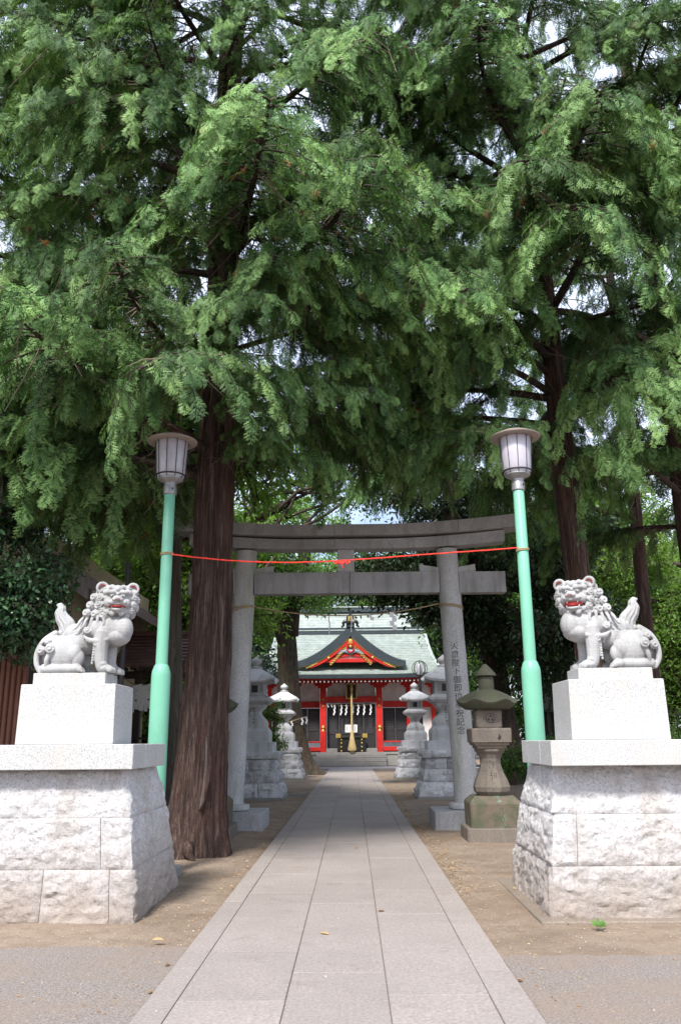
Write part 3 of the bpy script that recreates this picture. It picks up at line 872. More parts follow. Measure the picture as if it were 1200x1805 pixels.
# ------------------------------------------------------------------ guardian lions: one continuous carved body each
def lion(side, loc, label, open_mouth):
    L = thing('guardian_lion', label, 'lion statue', loc, 'carved granite guardian lions flanking the path')
    m = MB()
    def B(c, r, n=20, k=12, M_=None): m.ball(c, r, n, k, M_)
    def Tb(pts, rad, n=12):
        # smooth path
        P = [Vector(p) for p in pts]; Rr = list(rad) if hasattr(rad, '__len__') else [rad] * len(P)
        out, ro = [], []
        for i in range(len(P) - 1):
            p0 = P[max(i - 1, 0)]; p1 = P[i]; p2 = P[i + 1]; p3 = P[min(i + 2, len(P) - 1)]
            for k in range(5):
                t_ = k / 5
                out.append(.5 * ((2 * p1) + (-p0 + p2) * t_ + (2 * p0 - 5 * p1 + 4 * p2 - p3) * t_ ** 2 + (-p0 + 3 * p1 - 3 * p2 + p3) * t_ ** 3))
                ro.append(Rr[i] + (Rr[i + 1] - Rr[i]) * t_)
        out.append(P[-1]); ro.append(Rr[-1])
        m.tube(out, ro, n)
        m.ball(out[0], ro[0] * .98, 10, 6); m.ball(out[-1], ro[-1] * .98, 10, 6)
    def curl(c, r, nrm=(0, -1, 0), hand=1):
        """a snail curl: flattened ball with a raised spiral"""
        nrm = Vector(nrm).normalized(); Q = nrm.to_track_quat('Z', 'Y').to_matrix()
        c = Vector(c)
        B(c, (r, r, r * .72), 14, 8, Q)
        sp = []
        for i in range(22):
            a = hand * i * .42; rr = r * (.88 - .75 * i / 22)
            sp.append(c + Q @ Vector((rr * math.cos(a), rr * math.sin(a), r * (.50 + .34 * i / 22))))
        m.tube(sp, [r * .17] * 22, 6)
    # body (x forward, -y to the viewer, z up), metres, floor at z = 0
    B((.23, .0, .20), (.19, .16, .175)); B((.15, .0, .19), (.14, .165, .16)); B((.40, .0, .33), (.19, .135, .14)); B((.55, .0, .42), (.18, .15, .17))
    B((.73, -.01, .44), (.175, .17, .175)); B((.77, -.05, .37), (.135, .135, .095)); B((.83, -.07, .44), (.10, .11, .13)); B((.66, .0, .58), (.17, .145, .17)); B((.56, 0, .62), (.10, .12, .12))
    B((.38, .0, .40), (.17, .115, .115)); B((.48, 0, .46), (.14, .12, .13))
    # spine ridge
    Tb([(.52, 0, .62), (.42, 0, .52), (.33, 0, .44), (.22, 0, .38), (.12, 0, .33)], [.05, .045, .04, .04, .04])
    # haunches
    for sy in (-1, 1):
        B((.26, sy * .12, .21), (.165, .085, .17)); B((.35, sy * .13, .20), (.10, .07, .10)); B((.20, sy * .13, .28), (.10, .06, .10)); B((.41, sy * .12, .15), (.07, .06, .09))
        B((.34, sy * .155, .26), (.05, .03, .05)); B((.30, sy * .165, .17), (.06, .03, .05))
        # hind foot lies along the plinth
        Tb([(.10, sy * .15, .05), (.25, sy * .165, .045), (.38, sy * .17, .045)], [.05, .043, .042])
        B((.42, sy * .175, .045), (.065, .058, .045))
        for k in range(4):
            B((.465, sy * .175 + (k - 1.5) * .028, .034), (.028, .0155, .028), 10, 8)
            B((.490, sy * .175 + (k - 1.5) * .028, .018), (.012, .009, .016), 8, 6)
    # front legs
    for sy, fx in ((-1, .64), (1, .66)):
        Tb([(fx - .0, sy * .105, .40), (fx - .005, sy * .12, .30), (fx + .0, sy * .12, .20), (fx + .005, sy * .12, .11), (fx + .02, sy * .12, .06)], [.095, .078, .066, .062, .06])
        B((fx - .035, sy * .125, .27), (.05, .05, .07)); B((fx + .055, sy * .125, .045), (.075, .062, .045))
        B((fx + .03, sy * .14, .09), (.045, .045, .03))
        for k in range(4):
            B((fx + .112, sy * .125 + (k - 1.5) * .036, .034), (.034, .0175, .032), 10, 8)
            B((fx + .136, sy * .125 + (k - 1.5) * .031, .016), (.012, .010, .015), 8, 6)
        # row of fur beads behind the near leg
        for k in range(8):
            B((fx - .066 - .004 * k * .3, sy * .15, .28 - .026 * k), (.014, .018, .013), 8, 6)
    # elbow flame and shoulder curls
    for sy in (-1, 1):
        Tb([(.70, sy * .155, .33), (.60, sy * .175, .315), (.52, sy * .165, .33), (.455, sy * .15, .375)], [.024, .028, .022, .006], 10)
        Tb([(.62, sy * .16, .33), (.55, sy * .17, .31), (.49, sy * .16, .32)], [.02, .02, .006], 8)
        curl((.60, sy * .165, .285), .034, (0, sy, 0), 1)
        curl((.50, sy * .155, .42), .042, (0, sy, .2), -1)
        B((.58, sy * .135, .44), (.085, .05, .085))
        # mane strands sweeping over the shoulder
        for k in range(5):
            x = .67 - k * .058
            Tb([(x, sy * (.12 - .004 * k), .63 - k * .018), (x - .02, sy * .152, .56 - k * .012), (x - .01 - .01 * k, sy * .165, .49 - k * .01), (x - .05 - .008 * k, sy * .160, .43)], [.016, .017, .014, .005], 8)
        # neck: more curls stepping down behind the cheek
        for x, z in ((.475, .595), (.56, .585), (.645, .572), (.50, .675), (.585, .665), (.535, .755)):
            curl((x, sy * (.115 if z > .6 else .132), z), .047, (-.2, sy, .1), -sy)
        for k in range(0):
            x = .70 + k * .035
            Tb([(x - .01, sy * .12 - .03, .60), (x - .035, sy * .150 - .02, .54), (x - .03, sy * .16 - .02, .47), (x - .055, sy * .16, .40)], [.013, .014, .011, .004], 8)
    # tail: broad flame rising from the rump with a swept tip
    tl = [((.10, 0, .22), .09), ((.12, 0, .32), .085), ((.20, 0, .40), .080), ((.245, 0, .48), .082), ((.225, 0, .555), .075), ((.17, 0, .61), .058), ((.155, 0, .655), .040), ((.185, 0, .675), .022), ((.21, 0, .67), .010)]
    tl = [((.09, 0, .22), .09), ((.15, 0, .30), .095), ((.225, 0, .37), .092), ((.255, 0, .43), .090), ((.235, 0, .50), .085), ((.185, 0, .565), .072), ((.160, 0, .62), .060), ((.170, 0, .665), .046), ((.155, 0, .70), .030), ((.115, 0, .705), .012)]
    Pp = [Vector(a) for a, b in tl]
    rs = []
    fine = []
    for i in range(len(tl) - 1):
        for k in range(6):
            q = k / 6; fine.append((Pp[i].lerp(Pp[i + 1], q), tl[i][1] + (tl[i + 1][1] - tl[i][1]) * q))
    fine.append((Pp[-1], tl[-1][1]))
    for k, (p, r) in enumerate(fine):
        tdir = (fine[min(k + 1, len(fine) - 1)][0] - fine[max(k - 1, 0)][0]).normalized()
        sd = Vector((tdir.z, 0, -tdir.x))
        rs.append([p + sd * r * math.cos(a) + Vector((0, 1, 0)) * r * .62 * math.sin(a) for a in (2 * PI * i / 16 for i in range(16))])
    m.rings(rs)
    for sy in (-1, 1):
        for off, rr in ((-.45, .013), (0, .015), (.45, .013)):
            pts_ = []
            for k in range(3, len(fine) - 4, 3):
                p, r = fine[k]; tdir = (fine[k + 1][0] - fine[k - 1][0]).normalized(); sd = Vector((tdir.z, 0, -tdir.x))
                pts_.append(p + sd * r * off + Vector((0, sy * r * .60 * math.sqrt(1 - off * off), 0)))
            m.tube(pts_, rr, 8)
    # tail fan down the back to the plinth, with curl bosses
    for k in range(5):
        y = (k - 2) * .052
        Tb([(.16, y * .9, .40), (.07, y * 1.1, .33), (.015, y * 1.3, .22), (.015, y * 1.4, .10), (.06, y * 1.5, .015)], [.035, .034, .030, .028, .022], 10)
    for sy in (-1, 1):
        Tb([(.13, sy * .13, .36), (.05, sy * .15, .30), (.005, sy * .15, .18), (.03, sy * .16, .07), (.09, sy * .16, .02)], [.02, .02, .018, .018, .014], 8)
        curl((.065, sy * .17, .225), .048, (-.15, sy, 0), 1); curl((.155, sy * .20, .240), .050, (.1, sy, 0), -1); curl((.12, sy * .175, .31), .040, (0, sy, .3), 1)
        curl((.125, sy * .17, .045), .034, (0, sy, 0), 1)
        Tb([(.15, sy * .19, .20), (.13, sy * .195, .13), (.12, sy * .185, .06)], [.02, .026, .014], 8)
    # head, turned towards the viewer
    hx = .30 if side < 0 else .52
    Fd = Vector((hx, -math.sqrt(1 - hx * hx), -.04)).normalized(); U = Vector((0, 0, 1))
    Rt = Vector((math.sqrt(1 - hx * hx), hx, 0)).normalized(); U = Rt.cross(-Fd).normalized() * 1
    if U.z < 0: U = -U
    HC = Vector((.745, -.05, .735))
    Hm = Matrix((Rt, Fd, U)).transposed()
    def h(a, w, f): return HC + Rt * a + U * w + Fd * f
    def HB(a, w, f, r, n=14, k=9): B(h(a, w, f), r if hasattr(r, '__len__') else (r, r, r), n, k, Hm)
    HB(0, .0, 0, (.135, .14, .135)); HB(0, -.04, -.05, (.15, .12, .15)); HB(0, -.15, -.04, (.13, .12, .12))
    for s in (-1, 1):
        HB(s * .075, -.035, .085, (.06, .055, .055)); HB(s * .056, .070, .122, (.052, .034, .026)); HB(s * .105, .070, .085, (.042, .034, .034))
        HB(s * .052, .035, .118, (.028, .022, .022)); HB(s * .032, -.010, .198, (.024, .021, .019)); HB(s * .055, -.036, .165, (.042, .034, .028))
        HB(s * .105, .012, .07, (.035, .04, .035))
        # ear: scooped shell leaning out
        e0 = h(s * .128, .115, .01)
        pts_ = [h(s * (.150 + .050 * math.sin(a)), .118 + .050 * math.cos(a), .03) for a in (i * PI / 8 - PI * .62 for i in range(13))]
        m.tube(pts_, [.012 + .007 * math.sin(i / 12 * PI) for i in range(13)], 8)
        HB(s * .145, .115, .0, (.055, .024, .052)); HB(s * .10, .115, .0, (.05, .05, .045))
        # mane: rows of snail curls round the face
        hand = s
        for rad, f, r0, a0, a1, n_ in ((.160, .055, .041, 12, -78, 5), (.188, -.005, .046, 28, -84, 6), (.18, -.07, .048, 30, -70, 5)):
            for i in range(n_):
                a = R_(a0 + (a1 - a0) * i / (n_ - 1))
                cc = h(s * rad * math.cos(a), rad * math.sin(a) * 1.08 - .015, f)
                nn = (Rt * s * math.cos(a) * .8 + U * math.sin(a) * .4 + Fd * (.9 if f > 0 else .4))
                curl(cc, r0, nn, hand)
    for a, w, f in ((0, .125, .06), (-.055, .130, .05), (.055, .130, .05), (-.03, .115, .095), (.03, .115, .095), (0, .10, .12), (-.09, .115, .045), (.09, .115, .045)):
        HB(a, w, f, (.032, .03, .028))
    HB(0, -.005, .15, (.04, .06, .03)); HB(0, .004, .190, (.046, .034, .026)); HB(0, .05, .125, (.018, .03, .02))
    # muzzle, lips, jaw
    HB(0, -.045, .125, (.085, .06, .035))
    drop = .050 if open_mouth else .018
    lip = [(-.105, -.052 - .01, .085), (-.07, -.062, .135), (-.03, -.048, .172), (0, -.052, .180), (.03, -.048, .172), (.07, -.062, .135), (.105, -.052 - .01, .085)]
    Tb([h(*p) for p in lip], [.013, .014, .014, .013, .014, .014, .013], 8)
    Tb([h(p[0] * .9, -.078 - drop - .010 * (1 - abs(p[0]) / .1), p[2] - .012) for p in lip], [.010, .013, .015, .015, .015, .013, .010], 8)
    HB(0, -.095 - drop, .10, (.07, .055, .028)); HB(0, -.09, .055, (.085, .05, .045))
    for s in (-1, 1):
        curl(h(s * .045, -.125 - drop, .12), .030, Fd, s); curl(h(s * .085, -.115 - drop * .5, .09), .028, Fd + Rt * s * .4, s)
    me = bpy.data.meshes.new('body_src'); me.from_pydata([tuple(v) for v in m.v], [], m.f)
    src = bpy.data.objects.new('body_src', me); C.objects.link(src)
    bm = bmesh.new(); bm.from_mesh(me); bmesh.ops.recalc_face_normals(bm, faces=bm.faces); bm.to_mesh(me); bm.free()
    md = src.modifiers.new('r', 'REMESH'); md.mode = 'VOXEL'; md.voxel_size = .0058
    sm = src.modifiers.new('s', 'SMOOTH'); sm.factor = .5; sm.iterations = 1
    dg = bpy.context.evaluated_depsgraph_get()
    out = bpy.data.meshes.new_from_object(src.evaluated_get(dg))
    bpy.data.objects.remove(src)
    out.name = 'body'
    flip = side > 0
    def place(me_):
        n_ = len(me_.vertices); co = np.empty(n_ * 3, 'f'); me_.vertices.foreach_get('co', co); co = co.reshape(-1, 3)
        co[:, 0] -= .42
        if flip: co[:, 0] *= -1
        me_.vertices.foreach_set('co', co.ravel())
        if flip: me_.flip_normals()
        me_.polygons.foreach_set('use_smooth', [True] * len(me_.polygons))
        me_.update()
    place(out)
    link_mesh('body', out, M['lion_stone'], L)
    # painted mouth, inner ears, eyes and teeth
    def extra(nm, mat, mk):
        b = MB(); mk(b)
        o = b.build(nm, mat, None, smooth=True)
        place(o.data); o.parent = L
    if open_mouth:
        extra('mouth_cavity', M['lion_red'], lambda b: (b.ball(h(0, -.092, .118), (.094, .050, .034), 16, 10, Hm),))
        extra('tongue', M['lion_red'], lambda b: b.ball(h(0, -.108, .150), (.035, .030, .010), 12, 8, Hm))
        for s in (-1, 1):
            extra('fang', M['lion_white'], lambda b: b.ball(h(s * .052, -.078, .150), (.008, .008, .020), 8, 6, Hm))
            extra('fang', M['lion_white'], lambda b: b.ball(h(s * .062, -.108, .140), (.008, .008, .018), 8, 6, Hm))
    else:
        extra('painted_lips', M['lion_red'], lambda b: b.tube([h(p[0] * 1.02, -.070 - .006 * (1 - abs(p[0]) / .1), p[2] + .004) for p in lip], [.007, .009, .010, .009, .010, .009, .007], 8))
        for s in (-1, 1):
            extra('fang', M['lion_white'], lambda b: b.ball(h(s * .05, -.078, .158), (.008, .007, .012), 8, 6, Hm))
    for s in (-1, 1):
        extra('painted_ear', M['lion_red'], lambda b: b.tube([h(s * (.150 + .034 * math.sin(a)), .118 + .034 * math.cos(a), .036) for a in (i * PI / 8 - PI * .3 for i in range(8))], .0065, 6))
        extra('eye', M['lion_stone'], lambda b: b.ball(h(s * .052, .034, .132), (.023, .016, .015), 12, 8, Hm))
        extra('pupil', M['ink'], lambda b: b.ball(h(s * .049, .032, .1465), (.006, .003, .006), 8, 6, Hm))
        extra('nostril', M['lion_red'], lambda b: b.ball(h(s * .020, -.014, .2155), (.008, .005, .006), 8, 6, Hm))
    return L
lion(-1, (-2.70, 8.385, 2.153), 'carved granite lion with closed red lips seated on the left pedestal facing right', False)
lion(1, (2.60, 8.385, 2.153), 'carved granite lion with wide open red mouth seated on the right pedestal facing left', True)
# ------------------------------------------------------------------ the red shrine hall at the end of the path
SX = -.05
SH = thing('shrine_hall', 'red and white shrine hall with pale green gabled roof at the path end', 'shrine', (SX, 55, 0))
FY = 52.5
# stone platform and steps
MB().box(SX - 5.4, SX + 5.4, FY - .75, FY + 8, -.05, .70, .02).build('platform', M['step_stone'], SH)
for k, (x0, x1) in enumerate(((-5.45, -2.2), (-2.2, 2.1), (2.1, 5.45))):
    MB().box(SX + x0 + .005, SX + x1 - .005, FY - .82, FY - .3, .66, .80, .01).build('platform_edge', M['step_stone'], SH)
for k in range(6):   # facing slabs beside the steps
    for s in (-1, 1):
        x0 = SX + s * (2.15 + k * .55); x1 = x0 + s * .54
        MB().box(min(x0, x1), max(x0, x1), FY - .775, FY - .74, .02, .655, .004).build('facing_slab', M['concrete'], SH)
for k in range(3):
    z1 = .72 - k * .22
    y0 = FY - 1.12 - k * .34
    for a, b in ((-2.12, -.75), (-.745, .70), (.705, 2.05)):
        MB().box(SX + a, SX + b, y0, y0 + (.36 if k else .30), z1 - .22 - .02, z1 - .05, .008).build('step', M['step_stone'], SH)
    MB().box(SX - 2.1, SX + 2.03, y0 + .02, y0 + .36, -.02, z1 - .06 - .004).build('step_riser', M['concrete'], SH)
for s in (-1, 1):
    MB().box(SX + s * 1.32 - .5, SX + s * 1.32 + .5, FY - .45, FY - .05, .80, 1.02, .01).build('side_block', M['concrete'], SH)
MB().box(SX - 5, SX + 5, FY - .3, FY + 7, .70, .86).build('floor', M['black_wood'], SH)

# pillars, beams
PX = (-5.1, -3.55, -1.72, 1.72, 3.55, 5.1)
for x in PX:
    big = abs(x) < 2
    w = .19 if big else .13
    y = FY - .1 if big else FY + .55
    p = MB().box(SX + x - w, SX + x + w, y - w, y + w, .80, 5.0, .012).build('pillar', M['vermilion'], SH)
    if big:
        for z in (3.52, 3.92):
            MB().lathe(SX + x, 0, [(.0, 0), (.06, 0), (.07, .02), (.03, .05), (0, .05)], 10)
            MB().tube([(SX + x, y - w - .002, z), (SX + x, y - w - .035, z)], [.07, .05], 12).build('gilt_boss', M['gold'], p)
# main tie beam between the big pillars, head beam
MB().box(SX - 1.52, SX + 1.52, FY - .22, FY + .06, 3.72, 4.10, .01).build('tie_beam', M['vermilion'], SH)
MB().box(SX - 1.525, SX + 1.525, FY - .235, FY - .225, 3.705, 3.74).build('beam_line', M['black_wood'], SH)
MB().box(SX - 5.3, SX + 5.3, FY - .16, FY + .10, 4.92, 5.12, .01).build('head_beam', M['vermilion'], SH)
for a, b in ((-3.5, -1.95), (1.95, 3.5), (-5.0, -3.6), (3.6, 5.0)):
    MB().box(SX + a, SX + b, FY + .30, FY + .52, 3.45, 3.83, .01).build('side_beam', M['vermilion'], SH)
    MB().box(SX + a, SX + b, FY + .50, FY + .56, 3.84, 4.92).build('plaster_panel', M['plaster'], SH)
MB().box(SX - 1.5, SX + 1.5, FY + .08, FY + .14, 4.11, 4.91).build('plaster_panel', M['plaster'], SH)
# bracket arms under the eave
for x in (-1.72, 1.72, -3.6, 3.6, -5.1, 5.1):
    b = MB()
    for k, (hw, z0, z1) in enumerate(((.34, 4.62, 4.74), (.52, 4.74, 4.86), (.66, 4.86, 4.98))):
        b.box(SX + x - hw, SX + x + hw, FY - .26 - .002 * k, FY - .07 + .003 * k, z0, z1 - .004, .02)
    b.build('bracket', M['vermilion'], SH)
    for dx in (-.6, .6):
        MB().box(SX + x + dx - .05, SX + x + dx + .05, FY - .30, FY - .26, 4.88, 4.94).build('bracket_tip', M['plaster'], SH)
# central doors (four leaves) and side lattice doors
def lattice_door(x0, x1, y, z0, z1, nm='lattice_door'):
    d = MB().box(x0 + .01, x1 - .01, y, y + .06, z0, z1, .006).build(nm, M['door_wood'], SH)
    zs = z0 + (z1 - z0) * .36
    fr = MB()
    for a, b, c, e in ((x0 + .012, x0 + .07, z0, z1), (x1 - .07, x1 - .012, z0, z1), (x0 + .072, x1 - .072, z0, z0 + .10), (x0 + .072, x1 - .072, zs - .05, zs + .05), (x0 + .072, x1 - .072, z1 - .09, z1)):
        fr.box(a, b, y - .035, y - .002, c + .002, e - .002, .004)
    fr.build('door_frame', M['door_wood'], d)
    lat = MB(); nx = max(3, int((x1 - x0) / .13)); nz = max(4, int((z1 - zs) / .15))
    for i in range(1, nx):
        x = x0 + .07 + (x1 - x0 - .14) * i / nx; lat.box(x - .012, x + .012, y - .02, y - .003, zs + .052, z1 - .094)
    for i in range(1, nz):
        z = zs + .05 + (z1 - .09 - zs - .05) * i / nz; lat.box(x0 + .074, x1 - .074, y - .026, y - .012, z - .012, z + .012)
    lat.build('lattice', M['lattice'], d)
    lo = MB()
    for i in range(3):
        a = x0 + .08 + (x1 - x0 - .16) * i / 3; lo.box(a + .015, a + (x1 - x0 - .16) / 3 - .015, y - .015, y - .002, z0 + .115, zs - .065, .004)
    lo.build('lower_panel', M['door_wood'], d)
M['lattice'] = plain('grey_lattice_wood', (.085, .083, .09), .5)
for k in range(4):
    lattice_door(SX - 1.5 + k * .75, SX - .75 + k * .75, FY + .35, .87, 3.70)
for s in (-1, 1):
    for k in range(2):
        a = SX + s * 1.95 + (k * .78 if s > 0 else -1.56 + k * .78)
        lattice_door(a, a + .78, FY + .60, 1.35, 3.42)
        a2 = SX + s * 3.7 + (k * .65 if s > 0 else -1.3 + k * .65)
    MB().box(min(SX + s * 3.7, SX + s * 5.0), max(SX + s * 3.7, SX + s * 5.0), FY + .6, FY + .66, 1.2, 3.44).build('plaster_panel', M['plaster'], SH)
    # red railing with gilt finials
    x0, x1 = sorted((SX + s * 1.93, SX + s * 5.2))
    for z0, z1 in ((.86, 1.10), (1.36, 1.44)):
        MB().box(x0, x1, FY - .38, FY - .26, z0, z1, .01).build('railing', M['vermilion'], SH)
    for x in (s * 1.72, s * 3.7, s * 5.15):
        r = MB().box(SX + x - .14 * (1 if abs(x) > 2 else 1.25), SX + x + .14 * (1 if abs(x) > 2 else 1.25), FY - .52, FY - .24, .80, 2.02 if abs(x) < 2 else 1.65, .01).build('railing_post', M['vermilion'], SH)
        zt = 2.02 if abs(x) < 2 else 1.65
        MB().lathe(SX + x, FY - .38, [(.10, zt), (.115, zt + .03), (.08, zt + .08), (.07, zt + .13), (.11, zt + .18), (.12, zt + .24), (.07, zt + .32), (.01, zt + .38)], 12).build('gilt_finial', M['gold'], r, smooth=40)
# plaque over the door
pq = MB().box(SX - .30, SX + .34, FY - .34, FY - .24, 3.95, 4.85, .02).build('name_plaque', M['black_wood'], SH)
for a, b, c, e in ((-.33, -.25, 3.93, 4.87), (.29, .37, 3.93, 4.87), (-.246, .286, 3.93, 4.0), (-.246, .286, 4.80, 4.87)):
    MB().box(SX + a, SX + b, FY - .37, FY - .33, c, e, .01).build('plaque_frame', M['gold'], pq)

# bell rope with tassel
br = thing('bell_rope', 'thick plaited tan bell rope with a tassel hanging before the shrine doors', 'rope', (SX, FY - .75, 1.2))
pts = [(SX + .03, FY - .75, 4.75 - i * .055) for i in range(56)]
for ph in (0, 2.1, 4.2):
    MB().tube([(p[0] + .034 * math.cos(i * .75 + ph), p[1] + .034 * math.sin(i * .75 + ph), p[2]) for i, p in enumerate(pts)], .033, 6).build('strand', M['tan_rope'], br)
MB().lathe(SX + .03, FY - .75, [(.05, 2.05), (.10, 2.0), (.11, 1.72), (.15, 1.60), (.15, 1.52), (.21, 1.25), (.27, .98), (.26, .90), (.14, .85), (.13, .75), (.03, .72)], 16).build('tassel', M['tan_rope'], br, smooth=40)
MB().tube([(SX + .03, FY - .75, 4.45), (SX + .03, FY - .75, 4.8)], [.10, .05], 10).build('bell', M['gold'], br)
# offertory box with paper notice
ob = thing('offertory_box', 'black offertory box with brass corners standing between the shrine doors', 'offertory box', (SX, FY - .15, .8))
MB().box(SX - .72, SX + .72, FY - .55, FY - .02, .86, 1.62, .01).build('box_body', M['black_wood'], ob)
MB().box(SX - .86, SX + .86, FY - .62, FY + .02, 1.62, 1.72, .01).build('box_lid', M['black_wood'], ob)
for s in (-1, 1):
    MB().box(SX + s * .80 - .06, SX + s * .80 + .06, FY - .60, FY - .05, .82, 1.62, .01).build('box_leg', M['black_wood'], ob)
    MB().box(SX + s * .80 - .15, SX + s * .80 + .15, FY - .66, FY - .56, 1.63, 1.86, .01).build('brass_corner', M['gold'], ob)
    for z in (.86, 1.1, 1.32, 1.52):
        MB().ball((SX + s * .62, FY - .56, z), (.055, .03, .055), 8, 6).build('brass_stud', M['gold'], ob)
MB().box(SX - .38, SX + .35, FY - .52, FY - .50, 1.95, 2.40, .004).build('paper_notice', M['paper'], ob)
for k in range(4):
    MB().box(SX - .30 + k * .17, SX - .27 + k * .17, FY - .527, FY - .521, 2.02, 2.33).build('notice_line', M['ink'], ob)

# rope with streamers across the doorway
dr = thing('doorway_rope', 'thin rope with seven white zig-zag paper streamers across the shrine doorway', 'rope', (SX, FY - .25, 3.5))
MB().tube([(SX - 1.5 + 3.0 * i / 20, FY - .28, 3.66 - .12 * (1 - ((i - 10) / 10) ** 2)) for i in range(21)], .016, 6).build('cord', M['straw'], dr)
for x in (-1.0, -.58, -.28, .13, .45, .82, 1.22):
    shide(SX + x, FY - .3, 3.60, .60, .075, dr, 5, tilt=-.012)
for x in (-1.42, -1.2): shide(SX + x, FY - .3, 3.62, .16, .06, dr, 2)

# roofs -------------------------------------------------------
def roof_sheet(name, fn, nx, nv, mat, parent, rows=True, thick=.0):
    """fn(u, v) -> point; separate seam rows give stepped copper courses"""
    m = MB()
    for j in range(nv):
        v0, v1 = j / nv, (j + 1) / nv
        vs = []
        for i in range(nx + 1):
            u = -1 + 2 * i / nx
            a = fn(u, v0); b = fn(u, v1)
            vs += [(a.x, a.y - .0, a.z + .035), (b.x, b.y, b.z + .0), (a.x, a.y, a.z - .02)]
        fs = []
        for i in range(nx):
            a = i * 3; fs += [(a, a + 3, a + 4, a + 1), (a + 2, a + 5, a + 3, a)]
        m.add(vs, fs)
    return m.build(name, mat, parent, merge=False)

EZ = 5.30
def haiden(u, v):
    # v 0 at the eave, 1 at the ridge; wide at the eave, drawn in with a concave hip
    hw = 5.15 + .55 * (1 - v) ** 2.2
    y = FY - 1.55 + 6.2 * v
    z = EZ + 3.25 * (v ** 1.22) + .16 * abs(u) ** 4 * (1 - v) ** 2
    return Vector((SX + u * hw, y, z))
# the roof is laid in copper courses, each course its own piece
for j in range(26):
    v0, v1 = j / 26, (j + 1) / 26
    m = MB(); nx = 24
    jit = rnd.uniform(-.006, .006)
    vs = []
    for i in range(nx + 1):
        u = -1 + 2 * i / nx
        a = haiden(u, v0); b = haiden(u, v1)
        vs += [(a.x, a.y, a.z + .060 + jit), (b.x, b.y, b.z + .004 + jit), (a.x, a.y + .002, a.z - .02)]
    fs = []
    for i in range(nx):
        a = i * 3; fs += [(a, a + 3, a + 4, a + 1), (a + 2, a + 5, a + 3, a)]
    m.add(vs, fs)
    # upright seams
    for i in range(34):
        u = -1 + 2 * (i + (j % 2) * .5) / 34
        if u > 1: continue
        a = haiden(u, v0 + .004); b = haiden(u, v1 - .002)
        m.add([(a.x - .012, a.y - .01, a.z + .08 + jit), (a.x + .012, a.y - .01, a.z + .08 + jit), (b.x + .012, b.y, b.z + .024 + jit), (b.x - .012, b.y, b.z + .024 + jit)], [(0, 1, 2, 3)])
    m.build('roof_course', M['roof'], SH, merge=False)
# soffit, eave edge
m = MB(); rs = []
for i in range(25):
    u = -1 + 2 * i / 24; a = haiden(u, 0)
    rs.append([(a.x, a.y - .06, a.z + .04), (a.x, a.y - .04, a.z - .20), (a.x, a.y + .25, a.z - .20), (a.x, a.y + .25, a.z + .03)])
m.rings(rs).build('eave_edge', M['eave_edge'], SH)
rs = []
for i in range(25):
    u = -1 + 2 * i / 24; a = haiden(u, 0)
    rs.append([(a.x * .995, a.y + .05, a.z - .205), (a.x * .995, a.y + .05, a.z - .30), (a.x * .995, a.y + 1.9, a.z - .12 + .25), (a.x * .995, a.y + 1.9, a.z + .12)])
MB().rings(rs).build('red_soffit', M['vermilion'], SH)
for i in range(44):
    x = -5.3 + 10.6 * i / 43
    u = x / 5.6; up = .16 * abs(u) ** 4
    r = MB().box(SX + x - .05, SX + x + .05, FY - 1.42, FY + .1, EZ - .42 + up, EZ - .31 + up).build('rafter', M['vermilion'], SH)
    MB().box(SX + x - .045, SX + x + .045, FY - 1.437, FY - 1.42, EZ - .41 + up, EZ - .32 + up).build('rafter_tip', M['plaster'], r)
# side closing boards of the roof volume
for s in (-1, 1):
    vs = [haiden(s * .985, k / 10) + Vector((0, 0, -.03)) for k in range(11)]
    lo = [Vector((v.x, v.y, EZ - .25)) for v in vs]
    m = MB(); m.rings([[a, b, b + Vector((-s * .08, 0, 0)), a + Vector((-s * .08, 0, 0))] for a, b in zip(vs, lo)]).build('gable_side', M['plaster'], SH)
    rs = [[v + Vector((s * .05, 0, .09)), v + Vector((s * .09, 0, -.10)), v + Vector((-s * .12, 0, -.10)), v + Vector((-s * .14, 0, .07))] for v in [haiden(s, k / 14) for k in range(15)]]
    MB().rings(rs).build('verge_roll', M['roof'], SH)
# ridge of the front hall
ry = FY - 1.55 + 6.2
MB().box(SX - 5.15, SX + 5.15, ry - .22, ry + .22, EZ + 3.2, EZ + 3.42, .03).build('ridge', M['eave_edge'], SH)
MB().box(SX - 5.25, SX + 5.25, ry - .26, ry + .26, EZ + 3.42, EZ + 3.50, .02).build('ridge_cap', M['roof'], SH)
MB().box(SX - 5.2, SX + 5.2, ry - .18, ry + .18, EZ + 3.50, EZ + 3.66, .02).build('ridge_top', M['eave_edge'], SH)

